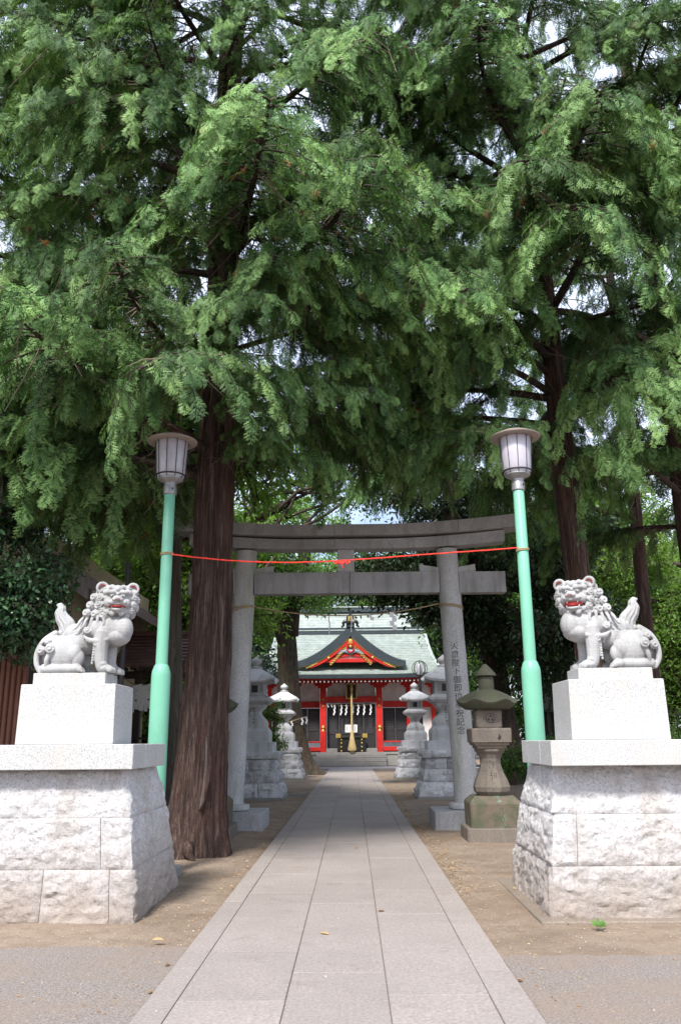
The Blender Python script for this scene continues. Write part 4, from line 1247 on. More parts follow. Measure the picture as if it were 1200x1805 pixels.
# gable (chidori) on the front slope
GZ0, GZ1 = 6.12, 8.28   # foot and peak of the roof line
GY = FY - .72
def gab(q):   # q 0 at peak, 1 at foot -> half width, height of the curved roof line
    x = 3.38 * q
    z = GZ1 - (GZ1 - GZ0) * (1 - (1 - q) ** 1.75) if False else GZ0 + (GZ1 - GZ0) * ((1 - q) ** 1.62)
    return x, z
n = 22
for s in (-1, 1):
    # roof strips running back from the gable face
    m = MB()
    for i in range(n):
        x0, z0 = gab(i / n); x1, z1 = gab((i + 1) / n)
        back = lambda z: FY - 1.55 + 6.2 * (max(0, (z - EZ)) / 3.25) ** (1 / 1.22) + .35
        a = Vector((SX + s * x0, GY - .28, z0 + .14)); b = Vector((SX + s * x1, GY - .28, z1 + .14))
        c = Vector((SX + s * x1, back(z1), z1 + .14)); d = Vector((SX + s * x0, back(z0), z0 + .14))
        dn = Vector((0, 0, -.10))
        m.add([a, b, c, d, a + dn, b + dn, c + dn, d + dn], [(0, 1, 2, 3), (4, 7, 6, 5), (0, 4, 5, 1), (1, 5, 6, 2), (2, 6, 7, 3), (3, 7, 4, 0)])
        # lip of each course
        m.tube([b + Vector((0, 0, .015)), c + Vector((0, 0, .015))], .018, 4)
    m.build('gable_roof', M['roof'], SH, merge=False)
    def band(o0, o1, y0, y1, nm, mt, qa=0.0, qb=1.0):
        rs = []
        for i in range(n + 1):
            q = qa + (qb - qa) * i / n
            x, z = gab(q)
            tp = 1 - .55 * q ** 2
            rs.append([(SX + s * x, y0, z - o0 * tp), (SX + s * x, y1, z - o0 * tp), (SX + s * x * (1 - .00), y1, z - o1 * tp), (SX + s * x, y0, z - o1 * tp)])
        return MB().rings(rs).build(nm, mt, SH)
    band(-.15, .56, GY - .30, GY - .05, 'gable_verge', M['eave_edge'])
    band(.565, .61, GY - .28, GY - .05, 'gilt_line', M['gold'], .02, .93)
    band(.615, .84, GY - .24, GY - .06, 'barge_board', M['vermilion'], .03, .74)
    # gilt tips and studs on the barge board
    xq, zq = gab(.72)
    m = MB(); 
    for k in range(6):
        q = .62 + .035 * k; x, z = gab(q); m.ball((SX + s * x, GY - .26, z - .50), (.08, .02, .05 - .006 * k), 8, 6)
    m.build('gilt_fitting', M['gold'], SH)
    x, z = gab(.40); MB().ball((SX + s * x, GY - .25, z - .68), (.08, .03, .08), 10, 6).build('gilt_boss', M['gold'], SH)
# gable filling: plaster ground, gilt lacework, carved ornament, red tie
rs = []
MBg = MB()
pts = [(SX, 7.55)] + []
vs = []; 
left = [(SX - gab(q)[0], max(GZ0 + .02, gab(q)[1] - .7)) for q in (0, .1, .2, .3, .4, .5, .62)]
right = [(2 * SX - x, z) for x, z in left]
poly = left + right[::-1]
MB().rings([[(x, GY + .02, z) for x, z in poly], [(x, GY + .06, z) for x, z in poly]]).build('gable_wall', M['plaster'], SH)
MB().box(SX - 1.75, SX + 1.75, GY - .16, GY + .01, 6.12, 6.34, .015).build('gable_tie_beam', M['vermilion'], SH)
for s in (-1, 1):
    MB().rings([[(SX + s * .1, GY - .10, 6.5), (SX + s * 1.45, GY - .10, 6.36), (SX + s * 1.45, GY - .10, 6.42), (SX + s * .1, GY - .10, 6.72)], [(SX + s * .1, GY - .02, 6.5), (SX + s * 1.45, GY - .02, 6.36), (SX + s * 1.45, GY - .02, 6.42), (SX + s * .1, GY - .02, 6.72)]]).build('gable_strut', M['vermilion'], SH)
m = MB()
for s in (-1, 1):
    for k in range(9):
        q = .05 + k * .042; x, z = gab(q); x *= .93
        cx_, cz_ = SX + s * x, z - .92 - .02 * k
        m.tube([(cx_ + .10 * (1 - i / 14) * math.cos(i * .7 * s), GY - .2, cz_ + .10 * (1 - i / 14) * math.sin(i * .7)) for i in range(14)], .022, 5)
m.ball((SX, GY - .22, 7.35), (.16, .03, .2), 10, 8)
m.build('gilt_lacework', M['gold'], SH, merge=False)
m = MB()
for s in (-1, 1):
    for k in range(4):
        m.tube([(SX + s * (.2 + .8 * i / 10), GY - .16 - .01 * k, 6.72 + .10 * math.sin(i * .6 + k) + .05 * k) for i in range(11)], [.07 - .005 * i for i in range(11)], 6)
m.ball((SX, GY - .17, 6.75), (.22, .05, .16), 12, 8)
m.build('cloud_carving', M['carving'], SH, merge=False)
MB().tube([(SX + .22 * math.cos(a), GY - .24, 6.98 + .26 * math.sin(a)) for a in (2 * PI * i / 20 for i in range(21))], .05, 6).build('pendant_ornament', M['vermilion'], SH)
MB().ball((SX, GY - .27, 7.08), (.09, .03, .09), 10, 6).build('pendant_boss', M['gold'], SH)
# ridge end ornament with crest
MB().box(SX - .26, SX + .26, GY - .40, GY + 2.6, 8.25, 8.62, .03).build('gable_ridge', M['eave_edge'], SH)
for s in (-1, 1):
    m = MB()
    m.tube([(SX + s * .22, GY - .36, 8.66), (SX + s * .34, GY - .36, 8.60), (SX + s * .44, GY - .36, 8.50), (SX + s * .42, GY - .36, 8.34), (SX + s * .56, GY - .36, 8.26)], [.10, .12, .10, .08, .05], 8)
    m.build('ridge_scroll', M['black_wood'], SH, smooth=40)
e = MB().rings([[(SX - .26, y, 8.5), (SX + .26, y, 8.5), (SX + .23, y, 8.95), (SX, y, 9.06), (SX - .23, y, 8.95)] for y in (GY - .50, GY - .30)]).build('ridge_end_tile', M['black_wood'], SH)
MB().box(SX - .075, SX + .075, GY - .48, GY - .32, 9.04, 9.28, .02).build('end_tile_horn', M['black_wood'], e)
MB().box(SX - .14, SX + .14, GY - .53, GY - .505, 8.62, 8.90, .01).build('gilt_crest', M['gold'], e)
for z in (8.70, 8.80):
    MB().box(SX - .06, SX + .06, GY - .54, GY - .532, z - .02, z + .02).build('crest_cut', M['black_wood'], e)

# hall behind, higher roof with swept corners
BH = thing('rear_hall', 'taller rear shrine hall whose pale green roof rises behind the front gable', 'shrine', (SX, 62, 0))
def rear(u, v):
    hw = 4.55 + 1.35 * (1 - v) ** 2.4
    return Vector((SX - .15 + u * hw, 59.2 + 4.4 * v, 7.0 + 4.0 * (v ** 1.35) + .25 * abs(u) ** 5 * (1 - v)))
for j in range(22):
    v0, v1 = j / 22, (j + 1) / 22
    m = MB(); vs = []
    for i in range(21):
        u = -1 + i / 10; a = rear(u, v0); b = rear(u, v1)
        vs += [(a.x, a.y, a.z + .04), (b.x, b.y, b.z + .008), (a.x, a.y + .002, a.z - .02)]
    fs = []
    for i in range(20):
        a = i * 3; fs += [(a, a + 3, a + 4, a + 1), (a + 2, a + 5, a + 3, a)]
    m.add(vs, fs).build('roof_course', M['roof'], BH, merge=False)
MB().box(SX - 4.8, SX + 4.6, 63.3, 63.9, 10.95, 11.3, .03).build('ridge', M['eave_edge'], BH)
MB().box(SX - 4.9, SX + 4.7, 63.25, 63.95, 11.3, 11.4, .02).build('ridge_cap', M['roof'], BH)
MB().box(SX - 4.4, SX + 4.1, 60.4, 66, .0, 6.9, .02).build('wall', M['plaster'], BH)
for s in (-1, 1):
    vs = [rear(s * .97, k / 10) + Vector((0, 0, -.05)) for k in range(11)]
    MB().rings([[a, Vector((a.x, a.y, 6.75)), Vector((a.x - s * .1, a.y, 6.75)), a + Vector((-s * .1, 0, 0))] for a in vs]).build('gable_side', M['plaster'], BH)
    rs = [[v + Vector((s * .06, -.02, .12)), v + Vector((s * .06, -.02, -.14)), v + Vector((-s * .2, 0, -.14)), v + Vector((-s * .2, 0, .10))] for v in [rear(s, k / 14) for k in range(15)]]
    MB().rings(rs).build('verge_roll', M['roof'], BH)
rs = []
for i in range(21):
    u = -1 + i / 10; a = rear(u, 0)
    rs.append([(a.x, a.y - .05, a.z + .03), (a.x, a.y - .05, a.z - .22), (a.x, a.y + 1.6, a.z - .25), (a.x, a.y + 1.6, a.z + .4)])
MB().rings(rs).build('eave_edge', M['eave_edge'], BH)

# globe lamp standing before the hall
gl = thing('globe_lamp', 'black post lamp with a round wire globe before the shrine roof beside the right lanterns', 'street lamp', (3.55, 44, 0))
MB().lathe(3.55, 44, [(.09, 0), (.085, 4.6), (.13, 4.62), (.13, 4.75)], 14).build('post', M['wire'], gl, smooth=40)
MB().lathe(3.55, 44, [(.13, 4.75), (.15, 4.8), (.17, 5.15), (.10, 5.3), (.02, 5.33)], 16).build('bulb_housing', M['opal'], gl, smooth=40)
for k in range(4):
    a = k * PI / 4
    MB().tube([(3.55 + .40 * math.cos(b) * math.cos(a), 44 + .40 * math.cos(b) * math.sin(a), 5.08 + .40 * math.sin(b)) for b in (2 * PI * i / 24 for i in range(25))], .017, 5).build('globe_hoop', M['wire'], gl)


# ------------------------------------------------------------------ left side: house, brown sheds, water pavilion
H = thing('side_house', 'beige rendered house with a brown gable roof half hidden by leaves at far left', 'house', (-8.5, 18, 0))
MB().box(-12, -5.9, 16.2, 24, 0, 5.5, .01).build('wall', M['beige_wall'], H)
# gable roof: verge seen end on, sloping down to the right
for s in (0,):
    MB().rings([[(-9.6, y, 7.35), (-5.0, y, 4.35), (-5.0, y, 4.55), (-9.6, y, 7.6)] for y in (15.5, 24.2)]).build('roof', M['brown_roof'], H)
    MB().rings([[(-9.6, y, 7.12), (-4.96, y, 4.1), (-4.96, y, 4.58), (-9.6, y, 7.62)] for y in (15.40, 15.49)]).build('barge_board', M['bare_wood'], H)
    MB().rings([[(-9.6, y, 7.35), (-14.2, y, 4.35), (-14.2, y, 4.55), (-9.6, y, 7.6)] for y in (15.5, 24.2)]).build('roof', M['brown_roof'], H)
MB().rings([[(-11.9, y, 5.5), (-5.95, y, 4.8), (-9.6, y, 7.3)] for y in (16.25, 16.35)]).build('gable_wall', M['beige_wall'], H)
MB().tube([(-4.92, 15.6, 4.3), (-4.9, 15.7, 1.0)], .045, 8).build('downpipe', M['steel'], H)

F = thing('metal_shed', 'low reddish brown corrugated metal shed behind the left pedestal', 'shed', (-6, 13, 0))
for k in range(44):
    x = -8.6 + k * .085
    MB().rings([[(x, 12.6, z), (x + .02, 12.575, z), (x + .06, 12.575, z), (x + .08, 12.6, z), (x + .08, 12.64, z), (x, 12.64, z)] for z in (0, 3.05)]).build('corrugation', M['brown_metal'], F)
MB().box(-8.6, -4.86, 12.66, 15.3, 0, 3.02, .01).build('shed_body', M['dark_timber'], F)
MB().box(-8.7, -4.80, 12.5, 15.4, 3.06, 3.14, .01).build('shed_roof', M['brown_roof'], F)

W = thing('water_pavilion', 'open timber pavilion with a ribbed brown roof left of the thick cypress trunk', 'pavilion', (-5.2, 22, 0))
# roof, slope facing the path visitor, ribbed
x0, x1 = -6.9, -4.15
for j in range(9):
    za, zb = 3.32 + j * .10, 3.32 + (j + 1) * .10
    ya, yb = 20.6 + j * .16, 20.6 + (j + 1) * .16
    MB().rings([[(x0 - .004 * j, ya - .02, za + .03), (x1, ya - .02, za + .03), (x1, yb, zb), (x0 - .004 * j, yb, zb)], [(x0, ya, za - .04), (x1, ya, za - .04), (x1, yb, zb - .05), (x0, yb, zb - .05)]]).build('roof_course', M['brown_roof'], W)
MB().rings([[(x, 22.05, 4.23), (x, 23.6, 3.3), (x, 23.6, 3.2), (x, 22.05, 4.1)] for x in (x0, x1)]).build('rear_slope', M['brown_roof'], W)
MB().box(x0 - .1, x1 + .1, 21.95, 22.15, 4.2, 4.33, .02).build('ridge', M['brown_roof'], W)
MB().rings([[(x1 + .0, 20.5, 3.25), (x1, 22.05, 4.24), (x1, 23.6, 3.25), (x1, 23.6, 3.1), (x1, 22.05, 4.05), (x1, 20.5, 3.1)], [(x1 + .08, 20.5, 3.3), (x1 + .08, 22.05, 4.34), (x1 + .08, 23.6, 3.3), (x1 + .08, 23.6, 3.1), (x1 + .08, 22.05, 4.05), (x1 + .08, 20.5, 3.1)]]).build('barge_board', M['brown_metal'], W)
for x in (x0 + .4, -5.30):
    for y in (20.95, 23.2):
        MB().box(x - .085, x + .085, y - .085, y + .085, 0, 3.22, .01).build('post', M['dark_timber'], W)
MB().box(x0 + .1, x1 - .1, 20.88, 21.02, 3.02, 3.20, .01).build('beam', M['dark_timber'], W)
MB().box(x0 + .1, x1 - .1, 20.9, 21.0, 2.72, 2.82, .01).build('tie_rail', M['dark_timber'], W)
for k in range(12):
    x = x0 + .15 + k * .23
    MB().box(x - .03, x + .03, 20.45, 20.9, 3.205, 3.28).build('rafter', M['dark_timber'], W)
MB().box(-6.2, -4.5, 21.6, 22.6, .2, .95, .03).build('stone_basin', M['old_stone'], W)
MB().box(x0, x1 + .4, 20.6, 20.66, 1.55, 1.61).build('low_rail', M['dark_timber'], W)
MB().box(x0, x1 + .4, 20.6, 20.66, 1.25, 1.31).build('low_rail', M['dark_timber'], W)
wr = thing('pavilion_rope', 'straw rope with a bunch of white paper streamers under the brown pavilion roof', 'rope', (-4.6, 20.8, 2.6))
MB().tube([(-5.62 + 1.05 * i / 12, 20.82, 3.02 - .22 * math.sin(i / 12 * PI)) for i in range(13)], .016, 6).build('cord', M['straw'], wr)
for k in range(6):
    shide(-5.34 + k * .075, 20.8, 2.84 + .02 * (k % 3), .62 - .05 * (k % 2), .085, wr, 5, tilt=.004 * (k % 3 - 1))
em = thing('votive_rack', 'rack of orange brown wooden votive tablets beside the pavilion post', 'rack', (-4.9, 19.6, 1.2))
MB().box(-5.18, -5.12, 19.6, 19.68, 0, 2.55).build('rack_post', M['dark_timber'], em)
for r in range(6):
    for k in range(2):
        x = -5.30 + k * .11; z = 2.36 - r * .20
        MB().rings([[(x, y, z), (x + .10, y, z), (x + .10, y, z + .12), (x + .05, y, z + .165), (x, y, z + .12)] for y in (19.54 - .01 * k, 19.56 - .01 * k)]).build('votive_tablet', M['ema'], em)

# ------------------------------------------------------------------ right side: small hut, fence, white building
hu = thing('small_hut', 'small dark hut with a hanging orange board seen right of the green lamp post', 'hut', (8.2, 32, 0))
MB().rings([[(7.0, 31.3, 2.55), (9.4, 31.3, 2.35), (9.4, 31.3, 2.25), (7.0, 31.3, 2.45)], [(7.3, 33.2, 3.3), (9.1, 33.2, 3.1), (9.1, 33.2, 3.0), (7.3, 33.2, 3.2)]]).build('roof', M['dark_timber'], hu)
for x in (7.25, 7.75, 9.1):
    MB().box(x - .05, x + .05, 31.5, 31.6, 0, 2.45).build('post', M['dark_timber'], hu)
MB().box(7.3, 9.1, 32.6, 32.7, 0, 2.6).build('back_wall', M['dark_timber'], hu)
MB().box(8.0, 8.26, 31.44, 31.48, 1.35, 2.1, .01).build('orange_board', M['orange'], hu)
ab = thing('apartment_building', 'white apartment building with small dark windows at the far right edge', 'building', (36, 70, 0))
MB().box(27.2, 50, 68, 80, 0, 6.0).build('wall', M['white_wall'], ab)
for r in range(2):
    for k in range(7):
        x = 27.9 + k * 1.9; z = 1.9 + r * 2.0
        w_ = MB().box(x, x + .95, 67.95, 68.02, z, z + 1.15).build('window', M['window'], ab)
        MB().box(x - .08, x + 1.03, 67.9, 67.94, z - .14, z - .04).build('window_sill', M['white_wall'], w_)
        MB().box(x + .45, x + .5, 67.9, 67.945, z, z + 1.15).build('mullion', M['white_wall'], w_)
    MB().box(27.1, 50, 67.5, 68.0, 1.35 + r * 2.0, 1.6 + r * 2.0).build('balcony_slab', M['white_wall'], ab)
MB().box(27.0, 50.2, 67.8, 80.2, 6.0, 6.3).build('parapet', M['white_wall'], ab)

fc = thing('low_fence', 'low grey rail fence on short posts behind the brown lantern on the right', 'fence', (7, 26, 0))
MB().tube([(3.9, 33.8, .95), (12, 32.5, .95)], .05, 8).build('rail', M['bare_wood'], fc)
MB().tube([(3.9, 33.8, .5), (12, 32.5, .5)], .04, 8).build('rail', M['bare_wood'], fc)
for k in range(6):
    x = 4.0 + k * 1.6; y = 33.8 - .16 * k * 1.6
    MB().box(x - .07, x + .07, y - .07, y + .07, -.05, 1.1, .01).build('post', M['bare_wood'], fc)
st = tag(MB().rings([[(4.28 + .5 * q - .07, 22.0 - .2 * q, 1.0 - 1.05 * q), (4.28 + .5 * q + .07, 22.0 - .2 * q, 1.0 - 1.05 * q), (4.28 + .5 * q + .07, 22.14 - .2 * q, 1.0 - 1.05 * q), (4.28 + .5 * q - .07, 22.14 - .2 * q, 1.0 - 1.05 * q)] for q in (0, .15)]).build('stake', M['dark_timber']), 'x', 'stake')
bpy.data.objects.remove(st)
tag(MB().sq(4.75, 22, [(.075, -.05), (.07, 1.08), (.05, 1.12)], .01).build('wooden_stake', M['bare_wood']), 'short weathered wooden stake behind the old brown lantern on the right', 'stake')
pf = thing('picket_fence', 'thin black metal fence in front of the white building at far right', 'fence', (14, 30, 0))
for k in range(26):
    x = 10.2 + k * .28; y = 27.0
    MB().tube([(x, y, 0), (x, y, 2.35)], .018, 5).build('picket', M['wire'], pf)
for z in (.3, 2.2): MB().tube([(10.2, 27, z), (17.5, 27, z)], .02, 5).build('rail', M['wire'], pf)
# ------------------------------------------------------------------ foliage
rng = np.random.default_rng(7)


def frond_template(seed, nb=8, lobes=True):
    """flat scale-leaf fan of a hinoki cypress: axis along +x, width along y, length 1"""
    r = np.random.default_rng(seed)
    V = []; F = []; Tn = []
    def tri(a, b, c, t_):
        n = len(V); V.extend([a, b, c]); F.append((n, n + 1, n + 2)); Tn.extend(t_)
    def quad(a, b, c, d, t_):
        n = len(V); V.extend([a, b, c, d]); F.append((n, n + 1, n + 2)); F.append((n, n + 2, n + 3)); Tn.extend(t_)
    bend = lambda x, y: (x - .12 * x * x, y, -.34 * x * x - .32 * abs(y) ** 1.25 + .03 * math.sin(x * 9))
    quad(bend(0, -.012), bend(0, .012), bend(.9, .006), bend(.9, -.006), (.1, .1, .3, .3))
    for k in range(nb):
        q = .08 + .86 * k / (nb - 1)
        for s in (-1, 1):
            qq = q + r.uniform(-.03, .03) + (.03 if s > 0 else 0)
            Ln = (.40 * math.sin(PI * min(1, qq * .8 + .20)) + .10) * r.uniform(.75, 1.15)
            an = R_(r.uniform(34, 52)) * s
            dx, dy = math.cos(an), math.sin(an)
            w = .038 * r.uniform(.7, 1.2); tv = r.uniform(-.18, .18)
            P = lambda t_, o: bend(qq + dx * Ln * t_ - dy * o, dy * Ln * t_ + dx * o)
            quad(P(0, 0), P(.40, -w), P(1, .05 * s), P(.55, w * .8), (.2 + tv, .45 + tv, 1 + tv, .5 + tv))
            if lobes:
                for t0 in (.28, .58):
                    for s2 in (-1, 1):
                        a2 = an + s2 * R_(38); l2 = Ln * .42 * (1.15 - t0 * .5)
                        bx_, by_ = qq + dx * Ln * t0, dy * Ln * t0
                        ex, ey = bx_ + math.cos(a2) * l2, by_ + math.sin(a2) * l2
                        px_, py_ = -math.sin(a2) * .022, math.cos(a2) * .022
                        tri(bend(bx_ - px_, by_ - py_), bend(ex, ey), bend(bx_ + px_, by_ + py_), (.35, .9, .35))
    quad(bend(.85, -.02), bend(1.02, 0), bend(.85, .02), bend(.8, 0), (.5, 1, .5, .4))
    return np.array(V, 'f'), np.array(F, 'i'), np.array(Tn, 'f')


def leaf_template():
    V = np.array([(0, 0, 0), (.32, .22, .05), (.70, .19, .02), (1, 0, -.10), (.70, -.19, .02), (.32, -.22, .05)], 'f')
    F = np.array([(0, 1, 5), (1, 2, 4), (1, 4, 5), (2, 3, 4)], 'i')
    return V, F, np.array([.4, .5, .5, .6, .5, .5], 'f')


class Foliage:
    def __init__(s, templates):
        s.T = templates; s.items = [[] for _ in templates]
    def add(s, pos, d, nrm, size, tint, k=None):
        k = int(rng.integers(len(s.T))) if k is None else k
        s.items[k].append((*pos, *d, *nrm, size, tint))
    def mesh(s, name, mat, tip=.55):
        Vs, Fs, Ts = [], [], []; off = 0
        for (V, F, Tn), it in zip(s.T, s.items):
            if not it: continue
            a = np.array(it, 'f'); n = len(a)
            p = a[:, 0:3]; x = a[:, 3:6]; z = a[:, 6:9]; sz = a[:, 9]; ti = a[:, 10]
            x /= np.linalg.norm(x, axis=1, keepdims=True) + 1e-9
            y = np.cross(z, x); y /= np.linalg.norm(y, axis=1, keepdims=True) + 1e-9
            z = np.cross(x, y)
            W = p[:, None] + sz[:, None, None] * (V[None, :, 0:1] * x[:, None] + V[None, :, 1:2] * y[:, None] + V[None, :, 2:3] * z[:, None])
            Vs.append(W.reshape(-1, 3)); m = len(V)
            Fs.append((F[None] + (np.arange(n) * m)[:, None, None] + off).reshape(-1, 3)); off += n * m
            tt = ti[:, None] + tip * (Tn[None] - .5)
            tt = np.where(ti[:, None] > 1.5, 1.0, np.clip(tt, 0, .95)); Ts.append(tt.ravel())
        V = np.concatenate(Vs); F = np.concatenate(Fs); Tn = np.concatenate(Ts).astype('f')
        me = bpy.data.meshes.new(name)
        me.vertices.add(len(V)); me.vertices.foreach_set('co', V.ravel())
        me.loops.add(F.size); me.loops.foreach_set('vertex_index', F.ravel().astype('i'))
        me.polygons.add(len(F)); me.polygons.foreach_set('loop_start', np.arange(0, F.size, 3, dtype='i'))
        at_ = me.attributes.new('tint', 'FLOAT', 'POINT'); at_.data.foreach_set('value', Tn)
        me.materials.append(mat)
        me.update(calc_edges=True)
        return me


def join_wood(me, mb, mat, mi=1):
    """append twig geometry to a foliage mesh as a second material"""
    bm = bmesh.new(); bm.from_mesh(me)
    lay = bm.verts.layers.float.get('tint')
    me.materials.append(mat)
    vs = [bm.verts.new(v) for v in mb.v]
    for v in vs: v[lay] = .3
    for f in mb.f:
        try:
            q = bm.faces.new([vs[i] for i in f]); q.material_index = mi; q.smooth = True
        except ValueError: pass
    bm.to_mesh(me); bm.free()


FRONDS = [frond_template(s, nb) for s, nb in ((1, 5), (2, 6), (3, 6), (4, 5), (5, 4))]


def unit(v):
    v = np.array(v, float); return v / (np.linalg.norm(v) + 1e-9)


def cypress_bough(seed, length=3.6, dens=1.0, size=.34, drape=1.0, limb=True, start=.22):
    """one bough of a hinoki: limb, side shoots and hanging fans.  +x outwards, +z up"""
    r = np.random.default_rng(seed)
    fo = Foliage(FRONDS); wood = MB()
    L = length
    w1, w2 = r.uniform(-.12, .12), r.uniform(-.1, .1)
    rise, fall = r.uniform(.12, .30), r.uniform(.26, .42)
    def path(t_):
        return np.array([L * t_ * (1 - .08 * t_), L * (w1 * math.sin(t_ * 3) + w2 * t_ * t_), L * (rise * t_ - fall * t_ * t_)])
    pts = [path(k / 12) for k in range(13)]
    wood.tube(pts, [.055 * (1 - .85 * k / 12) * L / 3.6 + .004 for k in range(13)], 6)
    nsec = int(31 * dens * L / 3.6)
    for i in range(nsec):
        t_ = start + (1 - start) * ((i + r.uniform(0, 1)) / nsec)
        p0 = path(t_); tg = unit(path(min(1, t_ + .02)) - path(t_ - .02))
        s = 1 if i % 2 else -1
        a = R_(r.uniform(30, 75)) * s
        out = np.array([tg[0] * math.cos(a) - tg[1] * math.sin(a), tg[0] * math.sin(a) + tg[1] * math.cos(a), tg[2] * .4 + r.uniform(-.25, .22)])
        out = unit(out)
        sl = L * .30 * (1.15 - .75 * t_) * r.uniform(.6, 1.2)
        sag = r.uniform(.25, .7) * drape
        def sp(q): return p0 + out * sl * q + np.array([0, 0, -sag * sl * q * q])
        wood.tube([sp(k / 4) for k in range(5)], [.013 * (1 - .7 * k / 4) for k in range(5)], 4, cap=False)
        clump = r.uniform(.25, .75)  # random leaf tone per shoot; lit and dark clumps put into the tint
        n = max(4, int(sl / .042 * dens))
        for k in range(n):
            q = .10 + .92 * (k + r.uniform(0, .6)) / n
            p = sp(q); d2 = unit(sp(min(1.1, q + .05)) - sp(q - .05))
            sd = 1 if k % 2 else -1
            b = R_(r.uniform(15, 70)) * sd * (1.1 - .7 * q)
            d = np.array([d2[0] * math.cos(b) - d2[1] * math.sin(b), d2[0] * math.sin(b) + d2[1] * math.cos(b), d2[2] + r.uniform(-.55, .10) * drape])
            nm = unit(np.array([0, 0, 1.0]) + .75 * d2 * np.array([1, 1, 0]) + r.normal(0, .55, 3))
            tint = clump + r.normal(0, .09) + .12 * (q - .5)
            if r.random() < .0035: tint = 2.0
            fo.add(p + r.normal(0, .035, 3), d, nm, size * r.uniform(.7, 1.25) * (1.1 - .25 * q), tint)
        # hanging tail at the end of some side shoots
        if r.random() < .40 * drape:
            e = sp(1); hl = r.uniform(.25, .75) * L / 3.6
            hd = unit(np.array([out[0] * .35, out[1] * .35, -1]))
            m_ = int(hl / .036)
            for k in range(m_):
                q = (k + .5) / m_
                p = e + hd * hl * q
                b = r.uniform(0, 2 * PI)
                sd = np.array([math.cos(b), math.sin(b), 0])
                d = unit(hd * .9 + sd * .6 + out * .25)
                fo.add(p, d, unit(out + sd * .5 + np.array([0, 0, .35]) + r.normal(0, .3, 3)), size * r.uniform(.6, 1.0), clump + .05 + r.normal(0, .08))
            wood.tube([e, e + hd * hl * .5, e + hd * hl * .9], [.006, .005, .002], 4, cap=False)
    # bare dead twigs near the stem
    dry = MB()
    for i in range(int(26 * dens)):
        t_ = r.uniform(.05, .9); p = path(t_); a = r.uniform(0, 2 * PI); l = r.uniform(.25, .8)
        d = np.array([math.cos(a) * .6, math.sin(a) * .7, r.uniform(-1.0, .0)])
        q1 = p + d * l * .5 + r.normal(0, .05, 3); q2 = q1 + (d + np.array([0, 0, -.4])) * l * .5 + r.normal(0, .06, 3)
        dry.tube([p, q1, q2], [.007, .006, .003], 4, cap=False)
    me = fo.mesh('bough', M['cypress'])
    join_wood(me, wood, M['bark_dark']); join_wood(me, dry, M['twig'], 2)
    return me, path


def leaf_bough(seed, mat, R=1.5, n=900, size=.13, flat=.6, droop=.3):
    """cluster of broad leaves on a few forking twigs"""
    r = np.random.default_rng(seed)
    fo = Foliage([leaf_template()]); wood = MB()
    tw = []
    for i in range(16):
        a = r.uniform(0, 2 * PI); e = r.uniform(-.5, .9) * flat
        d = unit([math.cos(a), math.sin(a), e]); l = R * r.uniform(.55, 1.1)
        mid = d * l * .5 + r.normal(0, .1, 3) * R * .5; end = d * l + np.array([0, 0, -droop * l]) + r.normal(0, .08, 3) * R
        tw.append((np.zeros(3), mid, end)); wood.tube([np.zeros(3), mid, end], [.022 * R, .014 * R, .004], 4, cap=False)
        for j in range(3):
            d2 = unit(d + r.normal(0, .7, 3)); e2 = mid + (end - mid) * r.uniform(0, .7) ; e3 = e2 + d2 * l * .45 + np.array([0, 0, -droop * .2])
            tw.append((mid, e2, e3)); wood.tube([e2, e3], [.008 * R, .003], 4, cap=False)
    for i in range(n):
        a, b, c = tw[int(r.integers(len(tw)))]
        q = r.random() ** .6
        p = a * (1 - q) ** 2 + 2 * b * q * (1 - q) + c * q * q
        # leaves come in little rosettes round the twig
        p = p + r.normal(0, size * .75, 3) + np.array([0, 0, -.02])
        d = unit(r.normal(0, 1, 3) + unit(c - a) * .8 + np.array([0, 0, -.35]))
        nm = unit(np.array([0, 0, 1.0]) + r.normal(0, .55, 3))
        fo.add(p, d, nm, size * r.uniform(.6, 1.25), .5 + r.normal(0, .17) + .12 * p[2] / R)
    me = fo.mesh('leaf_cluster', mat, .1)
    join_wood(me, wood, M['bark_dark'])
    return me


BOUGH = [cypress_bough(11 + k, 3.6, 1.0, .235) for k in range(6)]
BOUGH_FAR = [cypress_bough(40 + k, 3.6, .6, .36) for k in range(4)]


def in_frame(p, mar=0.15):
    q = ROT.T @ (np.array(p, float) - EYE)
    if -q[2] < .3: return False
    u = (600 + q[0] / -q[2] * FOC) / 1200; v = (902.5 - q[1] / -q[2] * FOC) / 1805
    return -mar < u < 1 + mar and -mar * .6 < v < 1.1


# openings to keep: (u0, u1, v0, v1, minimum depth)  - the branches were pruned round the lamps and over the path
CLEAR = [(255, 358, 762, 1330, 10.9), (852, 960, 766, 1330, 10.9), (60, 340, 1040, 1340, 21), (330, 470, 905, 1500, 12.6), (470, 905, 905, 1420, 17), (0, 245, 1005, 1640, 9.8), (962, 1200, 1005, 1640, 9.8),
         (320, 410, 860, 1500, 12.0)]


def blocked(me_pts, Mt):
    P = me_pts @ np.array(Mt.to_3x3()).T + np.array(Mt.translation)
    q = (P - EYE) @ ROT
    d = -q[:, 2]; u = 600 + q[:, 0] / d * FOC; v = 902.5 - q[:, 1] / d * FOC
    bad = 0
    for u0, u1, v0, v1, dep in CLEAR:
        bad += int(((u > u0) & (u < u1) & (v > v0) & (v < v1) & (P[:, 1] < dep)).sum())
    return bad / len(P)


_samp = {}
def sample_pts(me):
    if me.name not in _samp:
        n = len(me.vertices); co = np.empty(n * 3, 'f'); me.vertices.foreach_get('co', co)
        _samp[me.name] = co.reshape(-1, 3)[::max(1, n // 400)].astype(float)
    return _samp[me.name]


